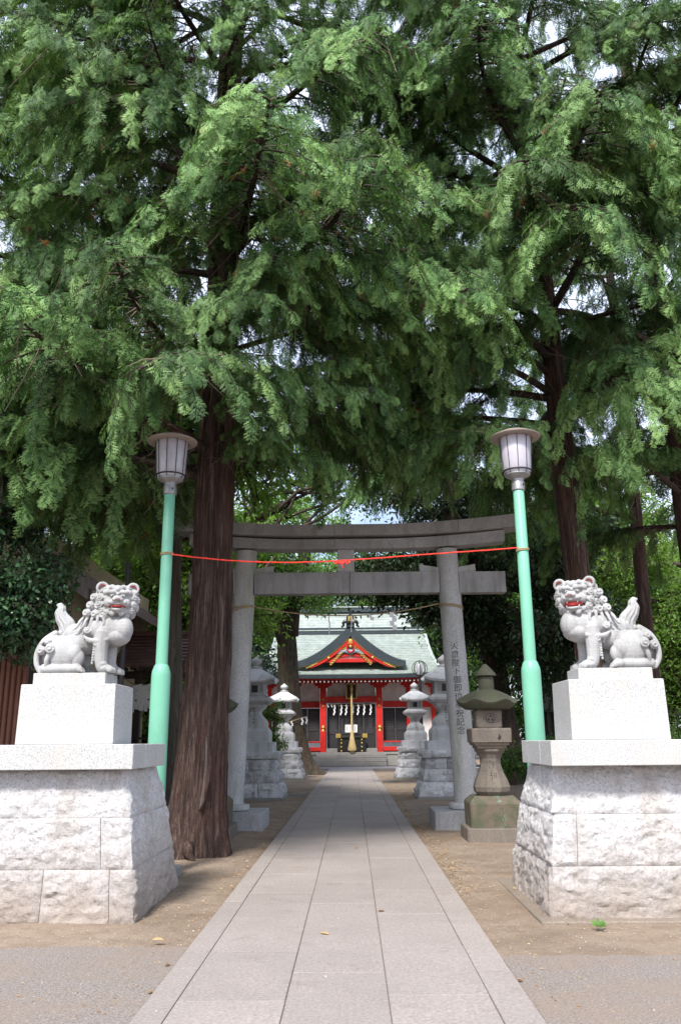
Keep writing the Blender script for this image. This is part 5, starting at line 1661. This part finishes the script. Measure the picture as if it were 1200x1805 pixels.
def trunk_mesh(axis, rad, z0, z1, nseg=72, nz=120, ridge=.05, flare=.5, flare_h=.6, seed=0, lobes=5, twist=.0, kfreq=7):
    """axis(z) -> (x, y), rad(z) -> r.  vertical bark ridges and root flare are geometry"""
    m = MB(); rs = []
    zs = [z0 + (z1 - z0) * (k / nz) ** 1.6 for k in range(nz + 1)]
    for z in zs:
        x, y = axis(z); r = rad(z); ring = []
        for i in range(nseg):
            a = 2 * PI * i / nseg + twist * z
            c, s = math.cos(a), math.sin(a)
            f = flare * math.exp(-max(0, z) / flare_h) * (.55 + .45 * math.cos(lobes * a + seed) + .25 * noise.noise((c * 2, s * 2, seed)))
            n1 = noise.noise((c * kfreq, s * kfreq, z * .55 + seed)); n2 = noise.noise((c * kfreq * 2.7, s * kfreq * 2.7, z * 1.1 + seed * 2))
            h = ridge * (-(abs(n1) ** .6) * 1.0 + .55 * n2 + .35) + .06 * noise.noise((c * 1.3, s * 1.3, z * .35 + seed)) 
            rr = r * (1 + f + h)
            ring.append((x + rr * c, y + rr * s, z))
        rs.append(ring)
    m.rings(rs)
    return m


def cypress(name, label, base, axis, rad, z0, z1, n, L0, L1, kit, barkmat='bark', az=None, seed=1, top=None, tilt=(-6, 14), scale_h=1.0, kw=None, zpow=1.0, group='tall cypress trees'):
    r = random.Random(seed)
    t_ = thing(name, label, 'tree', base, group)
    trunk_mesh(axis, rad, -.15, (top or z1 + 1), **(kw or {})).build('trunk', M[barkmat], t_, smooth=True)
    cnt = 0; tries = 0
    ga = r.uniform(0, 6)
    while cnt < n and tries < n * 6:
        tries += 1
        q = ((cnt + r.random()) / n) ** zpow
        z = z0 + (z1 - z0) * q
        ga += 2.39996 + r.uniform(-.5, .5)
        a = ga
        if az:   # bias towards given direction span
            if r.random() < az[2]: a = r.uniform(az[0], az[1])
        L = (L0 + (L1 - L0) * q) * r.uniform(.75, 1.15)
        me, path = kit[r.randrange(len(kit))]
        s = L / 3.6
        x, y = axis(z)
        rr = rad(z) * .6
        Mt = Matrix.Translation((x + rr * math.cos(a), y + rr * math.sin(a), z)) @ Matrix.Rotation(a, 4, 'Z') @ Matrix.Rotation(-R_(r.uniform(*tilt)), 4, 'Y') @ Matrix.Rotation(r.uniform(-.3, .3), 4, 'X') @ Matrix.Diagonal((s, s * r.uniform(.9, 1.1), s, 1))
        P = sample_pts(me)
        if blocked(P, Mt) > .012: continue
        tip = Mt @ Vector((2.4, 0, 0)); 
        if not in_frame(tip, .30): 
            cnt += 1; continue
        cnt += 1
        o = bpy.data.objects.new('bough', me); C.objects.link(o)
        o.parent = t_
        o['kind'] = 'stuff'
        o.matrix_local = Matrix.Translation(-Vector(base)) @ Mt
    return t_


# thick hinoki left of the path
ax1 = lambda z: (-2.20 + .13 * min(1, z / 3.5) + .012 * math.sin(z), 12.25 + .02 * math.sin(z * .7))
rd1 = lambda z: (.285 + .16 * math.exp(-max(0, z) / 1.3)) * max(.25, 1 - max(0, z - 5) * .035)
T1 = cypress('cypress_tree', 'thick reddish barked cypress with a scarred flaring base just left of the path', (-2.15, 12.25, 0), ax1, rd1, 5.3, 16.5, 54, 4.3, 3.9, BOUGH,
             seed=3, top=18, az=(-PI * .95, -PI * .05, .35), kw=dict(nseg=120, nz=170, ridge=.15, flare=.27, flare_h=.5, seed=2, lobes=4, kfreq=8))
# long pale scar of bare wood on its base
m = MB(); rs = []
for k in range(15):
    q = k / 14; z = .62 + q * .95
    w = .045 * math.sin(PI * (q * .94 + .03)) ** .8
    x, y = ax1(z); r = rd1(z) * (1 + .42 * .5 * math.exp(-z / .55))
    yy = y - r * 1.0 - .035
    xx = x + .10 + .03 * math.sin(q * 3)
    rs.append([(xx - w, yy + .03, z), (xx - w * .5, yy - .0, z), (xx + w * .5, yy - .0, z), (xx + w, yy + .03, z), (xx + w * .8, yy + .2, z), (xx - w * .8, yy + .2, z)])
M['scar_wood'] = bark('scar_wood', (.06, .05, .045), (.16, .14, .13), (.26, .24, .235), 12)
sc = m.rings(rs).build('bare_scar', M['scar_wood'], T1, smooth=40)
for s in (-1, 1):
    MB().tube([(c_[0][0] if s < 0 else c_[3][0], c_[0][1] - .01, c_[0][2]) for c_ in rs], [.018 + .018 * math.sin(PI * k / 14) for k in range(15)], 8).build('bark_lip', M['bark'], T1, smooth=True)
# surface roots
for a, l in ((-2.2, .38), (-1.6, .25), (-2.9, .5)):
    p0 = Vector((-2.2, 12.25, .16)) + Vector((math.cos(a), math.sin(a), 0)) * .42
    pts = [p0 + Vector((math.cos(a + .2 * k), math.sin(a + .2 * k), 0)) * l * k / 4 + Vector((0, 0, -.055 * k)) for k in range(5)]
    MB().tube(pts, [.10, .08, .055, .035, .015], 8).build('root', M['bark'], T1, smooth=True)

# hinoki on the right, behind the lion
ax2 = lambda z: (4.32 - .035 * z + .02 * math.sin(z * .8), 15.0)
rd2 = lambda z: (.225 + .12 * math.exp(-max(0, z) / 1.0)) * max(.25, 1 - max(0, z - 5) * .04)
T2 = cypress('cypress_tree', 'tall dark trunked cypress rising right behind the open mouthed lion', (4.3, 15, 0), ax2, rd2, 6.6, 18.5, 56, 5.2, 4.2, BOUGH,
             seed=8, top=20, az=(-PI, -PI * .35, .45), kw=dict(nseg=80, nz=120, ridge=.09, flare=.3, seed=5, kfreq=6))
# more cypresses round about
T10 = cypress('cypress_tree', 'cypress with low sweeping boughs at the far left, above the beige house', (-7.7, 13.6, 0), lambda z: (-7.7, 13.6), lambda z: .26 * max(.3, 1 - z * .03), 3.9, 16, 44, 5.0, 4.2, BOUGH,
        seed=21, top=17, az=(-PI * .7, PI * .1, .5), kw=dict(nseg=40, nz=60, ridge=.08, seed=9))
cypress('cypress_tree', 'dark cypress trunk cut by the right edge of the picture', (6.65, 16.0, 0), lambda z: (6.75 - .01 * z, 16.0), lambda z: .27 * max(.3, 1 - z * .03), 5.5, 17, 34, 4.2, 3.6, BOUGH,
        seed=31, top=18, az=(-PI, 0, .4), kw=dict(nseg=48, nz=60, ridge=.08, seed=12))
cypress('cypress_tree', 'brown cypress trunk behind the tail of the right lion', (8.1, 22, 0), lambda z: (7.8 + .02 * math.sin(z), 22.0), lambda z: .21 * max(.3, 1 - z * .03), 6.4, 18, 20, 4.6, 4.0, BOUGH_FAR,
        seed=35, top=19, kw=dict(nseg=48, nz=60, ridge=.08, seed=14))
cypress('cypress_tree', 'shaded cypress standing between the beige house and the grey trunk', (-5.6, 19.5, 0), lambda z: (-6.5, 19.5), lambda z: .26 * max(.3, 1 - z * .03), 8.2, 19, 18, 4.8, 4.0, BOUGH_FAR,
        seed=39, top=20, kw=dict(nseg=40, nz=60, ridge=.08, seed=15))
cypress('cypress_tree', 'shaded cypress behind the torii top on the right', (5.6, 22.5, 0), lambda z: (3.2, 25.5), lambda z: .3 * max(.3, 1 - z * .03), 9.5, 22, 18, 5.0, 4.2, BOUGH_FAR,
        seed=43, top=23, barkmat='bark_dark', kw=dict(nseg=40, nz=60, ridge=.08, seed=16))

for z, a, L, ti, k in ((5.5, -.62, 5.0, 2, 0), (6.2, -.42, 5.2, 0, 3), (6.9, -.75, 5.4, 2, 1), (7.7, -.5, 5.4, 4, 5), (5.2, -.95, 4.4, 3, 2), (8.6, -.62, 5.6, 6, 4)):
    me = BOUGH[k][0]; s = L / 3.6
    o = bpy.data.objects.new('bough', me); C.objects.link(o); o.parent = T10; o['kind'] = 'stuff'
    o.matrix_local = Matrix.Translation((.2, -.2, z)) @ Matrix.Rotation(a, 4, 'Z') @ Matrix.Rotation(-R_(ti), 4, 'Y') @ Matrix.Diagonal((s, s, s, 1))
# a few low front boughs filling the space between the lamps
for p, a, L, ti, ro, k in (((4.0, 14.8, 7.2), PI * 1.06, 4.4, 4, .1, 1), ((4.1, 14.8, 6.6), PI * 1.18, 3.9, 2, -.1, 3), ((4.2, 15.0, 7.8), PI * .97, 4.8, 2, .2, 4), ((-2.0, 12.1, 6.6), PI * 1.80, 2.6, 6, .1, 2), ((-2.0, 12.1, 7.6), PI * 1.62, 3.2, 8, 0, 5), ((-2.0, 12.1, 9.0), PI * 1.75, 3.6, 8, 0, 0), ((-2.1, 12, 7.5), PI * 1.60, 3.3, -4, 0, 1), ((-2.1, 12, 8.1), PI * 1.68, 3.2, -2, .2, 4), ((-2.1, 12, 7.0), PI * 1.55, 2.3, 2, -.2, 0), ((-2.1, 12, 6.3), PI * 1.64, 2.3, 3, .1, 2), ((-2.1, 12, 5.6), PI * 1.72, 1.9, 5, 0, 4), ((-1.9, 12.1, 6.6), PI * 1.86, 2.8, 2, 0, 1), ((-1.9, 12.2, 5.7), PI * 1.93, 2.0, 2, 0, 3), ((-2.1, 12, 8.4), PI * 1.45, 2.6, 14, 0, 3), ((-2.1, 12, 9.6), PI * 1.56, 2.8, 12, 0, 4), ((-2.1, 12, 10.9), PI * 1.42, 3.0, 14, 0, 0), ((-2.1, 12, 12.3), PI * 1.55, 3.2, 16, 0, 2), ((-2.1, 12, 5.9), PI * 1.72, 1.5, 4, 0, 2)):
    me = BOUGH[k][0]; s = L / 3.6
    Mt = Matrix.Translation(p) @ Matrix.Rotation(a, 4, 'Z') @ Matrix.Rotation(-R_(ti), 4, 'Y') @ Matrix.Rotation(ro, 4, 'X') @ Matrix.Diagonal((s, s, s, 1))
    own, bb = (T2, (4.3, 15, 0)) if p[0] > 0 else (T1, (-2.15, 12.25, 0))
    o = bpy.data.objects.new('bough', me); C.objects.link(o); o.parent = own; o['kind'] = 'stuff'
    o.matrix_local = Matrix.Translation(-Vector(bb)) @ Mt

# a bunch of bare dead twigs hanging from the left cypress
dt = MB(); r = random.Random(5)
for k in range(26):
    x0, y0, z0 = -2.35 + r.uniform(-.2, .1), 11.5, 7.5 + r.uniform(-.1, .15)
    sx, sy = r.uniform(-.75, .25), r.uniform(-.3, .2)
    dt.tube([(x0, y0, z0), (x0 + sx * .6, y0 + sy, z0 - .15), (x0 + sx, y0 + sy, z0 - .55 - r.uniform(0, .2)), (x0 + sx * 1.1, y0 + sy, z0 - r.uniform(.8, 1.25))], [.012, .009, .006, .003], 4, cap=False)
dt.build('dead_twigs', M['twig'], T1, merge=False)


# ------------------------------------------------------------------ broadleaf trees
def limb_pts(p0, p1, r, wob=.15, n=6):
    p0 = Vector(p0); p1 = Vector(p1); L = (p1 - p0).length
    return [p0.lerp(p1, k / n) + Vector((r.uniform(-1, 1), r.uniform(-1, 1), r.uniform(-.6, .6))) * wob * L * .3 * math.sin(PI * k / n) for k in range(n + 1)]


def broad_tree(name, label, base, axis, rad, top, barkmat, kit, clusters, seed, limbs=8, group=None, kw=None, scale=(1, 1.5), clear=True, part='leaf_cluster'):
    """clusters: list of (cx, cy, cz, rx, ry, rz, n) volumes filled with leaf clusters"""
    r = random.Random(seed)
    t_ = thing(name, label, 'tree', base, group)
    trunk_mesh(axis, rad, -.1, top, **(kw or dict(nseg=36, nz=50, ridge=.05, seed=seed))).build('trunk', M[barkmat], t_, smooth=True)
    x0, y0 = axis(top)
    allp = []
    for cx, cy, cz, rx, ry, rz, n in clusters:
        for k in range(n):
            for _ in range(8):
                u = Vector((r.gauss(0, 1), r.gauss(0, 1), r.gauss(0, 1))).normalized() * (r.random() ** .4)
                p = Vector((cx + u.x * rx, cy + u.y * ry, cz + u.z * rz))
                me = kit[r.randrange(len(kit))]
                s = r.uniform(*scale)
                Mt = Matrix.Translation(p) @ Matrix.Rotation(r.uniform(0, 6.3), 4, 'Z') @ Matrix.Rotation(r.uniform(-.4, .4), 4, 'X') @ Matrix.Diagonal((s, s, s, 1))
                if not in_frame(p, .12): break
                if clear and blocked(sample_pts(me), Mt) > .01: continue
                o = bpy.data.objects.new(part, me); C.objects.link(o); o.parent = t_
                o['kind'] = 'stuff'
                o.matrix_local = Matrix.Translation(-Vector(base)) @ Mt
                allp.append(p)
                break
    zt = top * .8
    for k in range(min(limbs, len(allp))):
        p = allp[(k * 7919) % len(allp)]
        zz = top * r.uniform(.55, .98); x, y = axis(zz)
        pts = limb_pts((x, y, zz), p, r)
        rr = rad(zz) * .55
        MB().tube(pts, [rr * (1 - .8 * i / 6) + .01 for i in range(7)], 8).build('limb', M[barkmat], t_, smooth=True)
    return t_


K_DARK = [leaf_bough(60 + k, M['leaf_dark'], 1.3, 800, .17, .5, .35) for k in range(3)]
K_GREEN = [leaf_bough(70 + k, M['leaf_green'], 1.5, 1000, .15, .6, .25) for k in range(3)]
K_YEL = [leaf_bough(80 + k, M['leaf_yellow'], 1.3, 900, .13, .5, .2) for k in range(3)]
K_GLOS = [leaf_bough(90 + k, M['leaf_glossy'], .65, 800, .09, .8, .25) for k in range(3)]

# slim grey trunk left of the cypress
broad_tree('slim_tree', 'slim smooth grey trunk between the left lamp post and the thick cypress', (-3.5, 17, 0), lambda z: (-3.52 - .03 * z + .02 * math.sin(z), 17), lambda z: .20 * max(.35, 1 - z * .05), 9, 'bark_grey', K_YEL,
           [(-4.2, 19, 8.0, 2.4, 2.5, 3, 26)], 3, 5, kw=dict(nseg=32, nz=60, ridge=.02, flare=.3, seed=3))
# old leaning tree beside the path in front of the shrine
def ax_old(z): return (-2.55 - .42 * min(1, z / 3.5) - .10 * max(0, z - 3.5) * .5, 40.0)
TO = broad_tree('old_tree', 'old dark tree leaning over the path in front of the shrine with forked limbs', (-2.6, 40, 0), ax_old, lambda z: (.62 + .35 * math.exp(-max(0, z) / .8)) * (1 - .045 * max(0, z)), 6.9, 'bark_old', K_GREEN,
                [(-4.2, 40.5, 10.5, 3.5, 2.5, 3.0, 16), (-2.6, 40, 8.6, 1.2, 1.2, 1.0, 3)], 6, 4, kw=dict(nseg=64, nz=90, ridge=.09, flare=.5, flare_h=.5, seed=7, kfreq=4, lobes=5), clear=False)
for pts, rr in (([(-3.1, 40, 6.2), (-3.6, 39.9, 7.4), (-4.15, 39.8, 8.4), (-4.4, 39.8, 9.6), (-4.3, 39.8, 11.5)], (.46, .36, .30, .25, .18)),
                ([(-3.0, 40, 6.4), (-2.85, 40, 7.6), (-2.45, 40.1, 9.0), (-2.2, 40.1, 10.6), (-2.2, 40.2, 12.5)], (.48, .40, .34, .28, .20))):
    MB().tube(pts, rr, 14).build('forked_limb', M['bark_old'], TO, smooth=True)
sr = thing('tree_rope', 'thin sacred rope with white paper strips tied round the old leaning tree', 'rope', (-2.75, 39.4, 2.2))
x, y = ax_old(2.2)
MB().tube([(x + .68 * math.cos(a), y + .68 * math.sin(a), 2.35 + .22 * math.cos(a)) for a in (2 * PI * i / 32 for i in range(33))], .02, 6).build('cord', M['straw'], sr)
for a in (-2.4, -1.5, -.75, -.2):
    shide(x + .70 * math.cos(a), y + .70 * math.sin(a) - .04, 2.35 + .22 * math.cos(a), .30, .07, sr, 3)

# dark evergreen hanging over the right of the shrine roof
broad_tree('evergreen_oak', 'dark evergreen with a thick trunk behind the inscribed torii pillar', (5.0, 28, 0), lambda z: (5.2 - .12 * z, 28), lambda z: (.42 + .2 * math.exp(-z / .7)) * (1 - .03 * z), 8.5, 'bark_dark', K_DARK,
           [(4.6, 28, 8.6, 5.0, 3, 2.4, 46), (2.6, 27.5, 6.7, 2.2, 1.4, .8, 13), (1.1, 28, 7.25, 1.2, 1.0, .55, 5), (3.9, 27.5, 5.3, 1.5, 1.2, .9, 8), (6.6, 27, 4.8, 2.0, 2.0, 2.0, 16)], 9, 9, clear=False, scale=(.75, 1.15))
# camellia at far left, in front of the shed
broad_tree('camellia', 'glossy dark camellia bush at the far left edge behind the lion', (-5.0, 11.4, 0), lambda z: (-5.0, 11.4), lambda z: .09, 3.0, 'bark_grey', K_GLOS,
           [(-5.0, 11.3, 3.35, .62, .7, .75, 26), (-5.5, 11.4, 4.9, 1.0, .8, .9, 14)], 12, 6, clear=False, scale=(.8, 1.2), part='leaf_cluster')
# yellow green maple behind the torii on the left
broad_tree('maple', 'yellow green leafy tree seen between the left lamp post and the torii', (-6.5, 27, 0), lambda z: (-6.5, 27), lambda z: .2, 6, 'bark_grey', K_YEL,
           [(-6.0, 27, 6.5, 3.0, 2.2, 3.4, 40), (-7, 26, 2.6, 2.5, 2, 1.5, 12)], 15, 6, clear=False)
# bright trees beyond, left and right and behind the shrine
BG = [((-9.5, 36, 0), K_GREEN, 'green leafy tree in the shade beyond the pavilion', [(-9.5, 36, 7, 4.5, 3, 5, 60)], 21),
      ((-7.6, 47, 0), K_DARK, 'dark tree standing left of the shrine roof', [(-7.9, 47, 6.5, 2.4, 2.5, 5.6, 46)], 22),
      ((9.5, 38, 0), K_GREEN, 'leafy green tree beyond the small hut on the right', [(10, 38, 6.5, 5.0, 3, 5.6, 70)], 23),
      ((15, 34, 0), K_YEL, 'sunlit yellow green tree behind the right lion', [(13.6, 34, 5.2, 4.4, 3, 5.0, 80)], 24),
      ((13, 46, 0), K_GREEN, 'tall green tree filling the gap beyond the right cypress trunks', [(14, 46, 12, 5.0, 3, 5.5, 60)], 30),
      ((-16, 34, 0), K_DARK, 'large dark tree behind the beige house', [(-14, 32, 9, 5, 3, 7, 40)], 25),
      ((-6, 72, 0), K_GREEN, 'tall green tree behind the left of the shrine', [(-9, 72, 11, 6, 4, 9, 60)], 26),
      ((8, 70, 0), K_DARK, 'tall dark tree behind the right of the shrine', [(8.5, 68, 10, 5.5, 4, 9, 70)], 27),
      ((1, 76, 0), K_GREEN, 'broad green tree rising behind the shrine ridge', [(1, 76, 14.5, 6.5, 3, 4.0, 40)], 28)]
for b_, kit, lb, cl, sd in BG:
    big = b_[1] > 60
    broad_tree('broadleaf_tree', lb, b_, (lambda bx_, by_: (lambda z: (bx_, by_)))(b_[0], b_[1]), lambda z: .35 * (1 - .03 * z), 9, 'bark_dark', kit, cl, sd, 7, clear=False, scale=(1.5, 2.3) if big else (1.0, 1.6), group='leafy trees around the shrine')
# open crowned tree over the torii: thin branches against the sky
broad_tree('open_tree', 'open crowned tree with thin branches against bright sky above the torii', (-1.6, 33, 0), lambda z: (-4.5 + .03 * z, 34), lambda z: .22 * (1 - .03 * z), 13, 'bark_dark', K_GREEN,
           [(-2.2, 34, 13.5, 4.5, 2, 3.0, 16), (3.0, 34, 13.0, 3.5, 2, 2.2, 10)], 31, 12, clear=False, scale=(.7, 1.1))

# bushes
def bush(name, label, c, r3, n, kit, seed, cat='bush', scale=(.8, 1.3), group=None):
    r = random.Random(seed)
    t_ = thing(name, label, cat, (c[0], c[1], 0), group)
    for k in range(5):
        a = r.uniform(0, 6.3); MB().tube([(c[0] + .1 * math.cos(a), c[1] + .1 * math.sin(a), -.05), (c[0] + r3[0] * .3 * math.cos(a), c[1] + r3[1] * .3 * math.sin(a), c[2]), (c[0] + r3[0] * .5 * math.cos(a), c[1] + r3[1] * .5 * math.sin(a), c[2] + r3[2] * .6)], [.03, .02, .008], 5).build('stem', M['bark_grey'], t_)
    for k in range(n):
        u = Vector((r.gauss(0, 1), r.gauss(0, 1), r.gauss(0, 1))).normalized() * (r.random() ** .4)
        s = r.uniform(*scale)
        o = bpy.data.objects.new('leaf_cluster', kit[r.randrange(len(kit))]); C.objects.link(o); o.parent = t_; o['kind'] = 'stuff'
        o.matrix_local = Matrix.Translation(Vector((u.x * r3[0], u.y * r3[1], c[2] + u.z * r3[2]))) @ Matrix.Rotation(r.uniform(0, 6.3), 4, 'Z') @ Matrix.Diagonal((s, s, s, 1))
    return t_
K_NAN = [leaf_bough(100 + k, M['leaf_green'], .42, 260, .10, .8, .2) for k in range(2)]
nb = bush('nandina_bush', 'small upright bush with red berries between the two left lanterns', (-2.74, 29.5, 1.75), (.24, .24, 1.35), 13, K_NAN, 41, scale=(.7, 1.0))
r = random.Random(8)
for k in range(14):
    MB().ball((-2.74 + r.uniform(-.4, .4), 29.1 + r.uniform(-.1, .1), r.uniform(.9, 2.9)), .028, 6, 4).build('red_berry', M['lion_red'], nb)
bush('hedge_bush', 'low green shrub behind the old brown lantern on the right', (5.9, 25, .9), (1.5, .8, .8), 16, K_GREEN, 42, scale=(.4, .7), group='shrubs right of the path')
bush('hedge_bush', 'low green shrub beside the hut behind the right lamp post', (9.2, 29.5, 1.1), (2.4, .8, 1.0), 20, K_GREEN, 43, scale=(.5, .8), group='shrubs right of the path')
bush('hedge_bush', 'green shrub below the white building at far right', (14.0, 28.5, .9), (3.0, .8, .8), 18, K_YEL, 44, scale=(.5, .8), group='shrubs right of the path')
bush('hedge_bush', 'dark shrub in the shade under the brown pavilion', (-6.5, 25.5, 1.0), (2.5, .8, 1.0), 20, K_DARK, 45, scale=(.5, .9))
# ------------------------------------------------------------------ fallen leaves, weed, loose bits
LT = leaf_template()
lit = Foliage([LT])
r = random.Random(77)
def scatter(n, fx, fy, sz, z=.012):
    for k in range(n):
        y = fy(); x = fx(y)
        zz = .030 if -1.24 < x < 1.03 else z
        a = r.uniform(0, 2 * PI)
        t_ = r.uniform(.1, .9)
        lit.add((x, y, zz + r.uniform(0, .008)), (math.cos(a), math.sin(a), r.uniform(-.1, .15)), (r.uniform(-.4, .4), r.uniform(-.4, .4), 1), sz * r.uniform(.6, 1.3), t_)
scatter(420, lambda y: 1.06 + abs(r.gauss(0, .12)), lambda: r.uniform(9, 24), .045)
scatter(260, lambda y: 1.1 + abs(r.gauss(0, .35)), lambda: r.uniform(9.5, 40), .05)
scatter(160, lambda y: -1.27 - abs(r.gauss(0, .14)), lambda: r.uniform(8, 26), .042)
scatter(150, lambda y: -1.3 - abs(r.gauss(0, .8)), lambda: r.uniform(12, 36), .06)
scatter(900, lambda y: 1.04 + abs(r.gauss(0, .35)), lambda: 5.2 + 20 * r.random(), .022)
scatter(900, lambda y: -1.25 - abs(r.gauss(0, .35)), lambda: 5.2 + 20 * r.random(), .022)
scatter(400, lambda y: r.uniform(-3, -1.3), lambda: r.uniform(10.2, 15), .03)
scatter(70, lambda y: r.uniform(-5, 5), lambda: r.uniform(7, 40), .05)
o = link_mesh('leaf_litter', lit.mesh('leaf_litter', M['leaf_litter'], .05), M['leaf_litter']); o['kind'] = 'stuff'

def fallen(u, v, sz, tint, label, ang):
    p = at(u, v, z=.012)
    f = Foliage([LT]); zz = .032 if -1.24 < p.x < 1.03 else .02
    f.add((-sz / 2 * math.cos(ang), -sz / 2 * math.sin(ang), 0), (math.cos(ang), math.sin(ang), .05), (.1, -.2, 1), sz, tint)
    o = link_mesh('fallen_leaf', f.mesh('fallen_leaf', M['leaf_litter'], .05), M['leaf_litter'])
    o.location = (p.x, p.y, zz); tag(o, label, 'leaf', 'single fallen leaves')
fallen(279, 1658, .10, .9, 'pale dry leaf lying on the asphalt edge near the left pedestal foot', .1)
fallen(572, 1650, .09, .6, 'small yellow leaf lying on the middle paving slab', -.6)
fallen(296, 1703, .06, .1, 'tiny reddish leaf on the asphalt left of the path border', 1.0)
fallen(265, 1751, .06, .4, 'small brown leaf low on the left asphalt near the path', 1.4)
fallen(524, 1537, .05, .6, 'yellow speck of leaf on the left column of slabs', .4)
fallen(800, 1532, .09, .6, 'small yellow leaf on the earth right of the path border', .2)
fallen(672, 1610, .07, .1, 'tiny rust coloured leaf on the right column of slabs', .3)
fallen(915, 1731, .06, .0, 'tiny red leaf beside the path border on the right asphalt', .3)
fallen(628, 1497, .08, .1, 'reddish leaf lying on the path slabs before the torii', .3)

# small weed at the foot of the right pedestal
p = at(1055, 1636, z=0)
wd = thing('weed', 'small bright green weed growing at the foot of the right pedestal', 'weed', (p.x, p.y, 0))
for a, e, sz in ((2.6, .55, .10), (.5, .35, .11), (1.5, 1.0, .09), (-.9, .2, .10), (3.6, .25, .09), (-2.0, .3, .08), (.0, .8, .08)):
    f = Foliage([LT]); f.add((0, 0, .015), (math.cos(a) * math.cos(e), math.sin(a) * math.cos(e), math.sin(e)), (-.2 * math.cos(a), -.6, .8), sz * .8, .35)
    o = link_mesh('leaf', f.mesh('leaf', M['leaf_green'], .1), M['leaf_green'], wd)
# earth mound with roots behind the old lantern
m = MB(); n = 28; vs = []; fs = []
for j in range(n + 1):
    for i in range(n + 1):
        x = -1.4 + 2.8 * i / n; y = -1 + 2.0 * j / n
        h = max(0, 1 - (x / 1.35) ** 2 - (y / .95) ** 2)
        vs.append((4.6 + x, 23.5 + y, -.03 + .34 * h ** .8 * (1 + .4 * noise.noise((x * 2, y * 2, 0))) + .05 * noise.noise((x * 6, y * 6, 2)) * (h > 0)))
for j in range(n):
    for i in range(n): fs.append((j * (n + 1) + i, j * (n + 1) + i + 1, (j + 1) * (n + 1) + i + 1, (j + 1) * (n + 1) + i))
o = m.add(vs, fs).build('earth_mound', M['earth'], merge=False, smooth=True); o['kind'] = 'structure'

# dark thin pole behind the left lion
pole = thing('service_pole', 'thin dark metal pole standing behind the left lion near the pavilion roof', 'pole', (-3.35, 12.6, 0))
MB().tube([(-3.45, 12.6, 0), (-3.45, 12.6, 4.2)], .035, 10).build('pole_tube', M['wire'], pole, smooth=40)
MB().lathe(-3.45, 12.6, [(.045, 2.5), (.045, 2.56)], 12).build('joint_ring', M['wire'], pole)
for k, (x, y, z, l) in enumerate(((-3.9, 40, 0, 0),)): pass

# loose grit and pebbles on the earth and asphalt
tet = (np.array([(1, 0, 0), (-.5, .87, 0), (-.5, -.87, 0), (0, 0, .75), (.3, .2, .6)], 'f'), np.array([(0, 1, 4), (1, 3, 4), (1, 2, 3), (2, 0, 3), (0, 4, 3)], 'i'), np.array([.5] * 5, 'f'))
gr = Foliage([tet])
for k in range(5200):
    y = 5.0 + 14 * r.random() ** 1.8
    x = (1.06 + 2.6 * r.random() ** 1.3) if r.random() < .5 else (-1.27 - 2.6 * r.random() ** 1.3)
    if r.random() < .06: x = r.uniform(-1.2, 1.0)
    if (-3.6 < x < -1.9 or 1.6 < x < 3.5) and 7.7 < y < 9.9: continue
    zz = .022 if -1.24 < x < 1.03 else (.009 if y < 6.7 else -.006)
    a = r.uniform(0, 6.3)
    gr.add((x, y, zz), (math.cos(a), math.sin(a), 0), (0, 0, 1), r.uniform(.002, .0075) * (1.5 if r.random() < .06 else 1), r.random())
M['grit'] = leafmat('grit_stone', (.10, .075, .055), (.24, .19, .145), (.50, .46, .42), gloss=.9, trans=0)
o = link_mesh('grit', gr.mesh('grit', M['grit'], 0), M['grit']); o['kind'] = 'stuff'
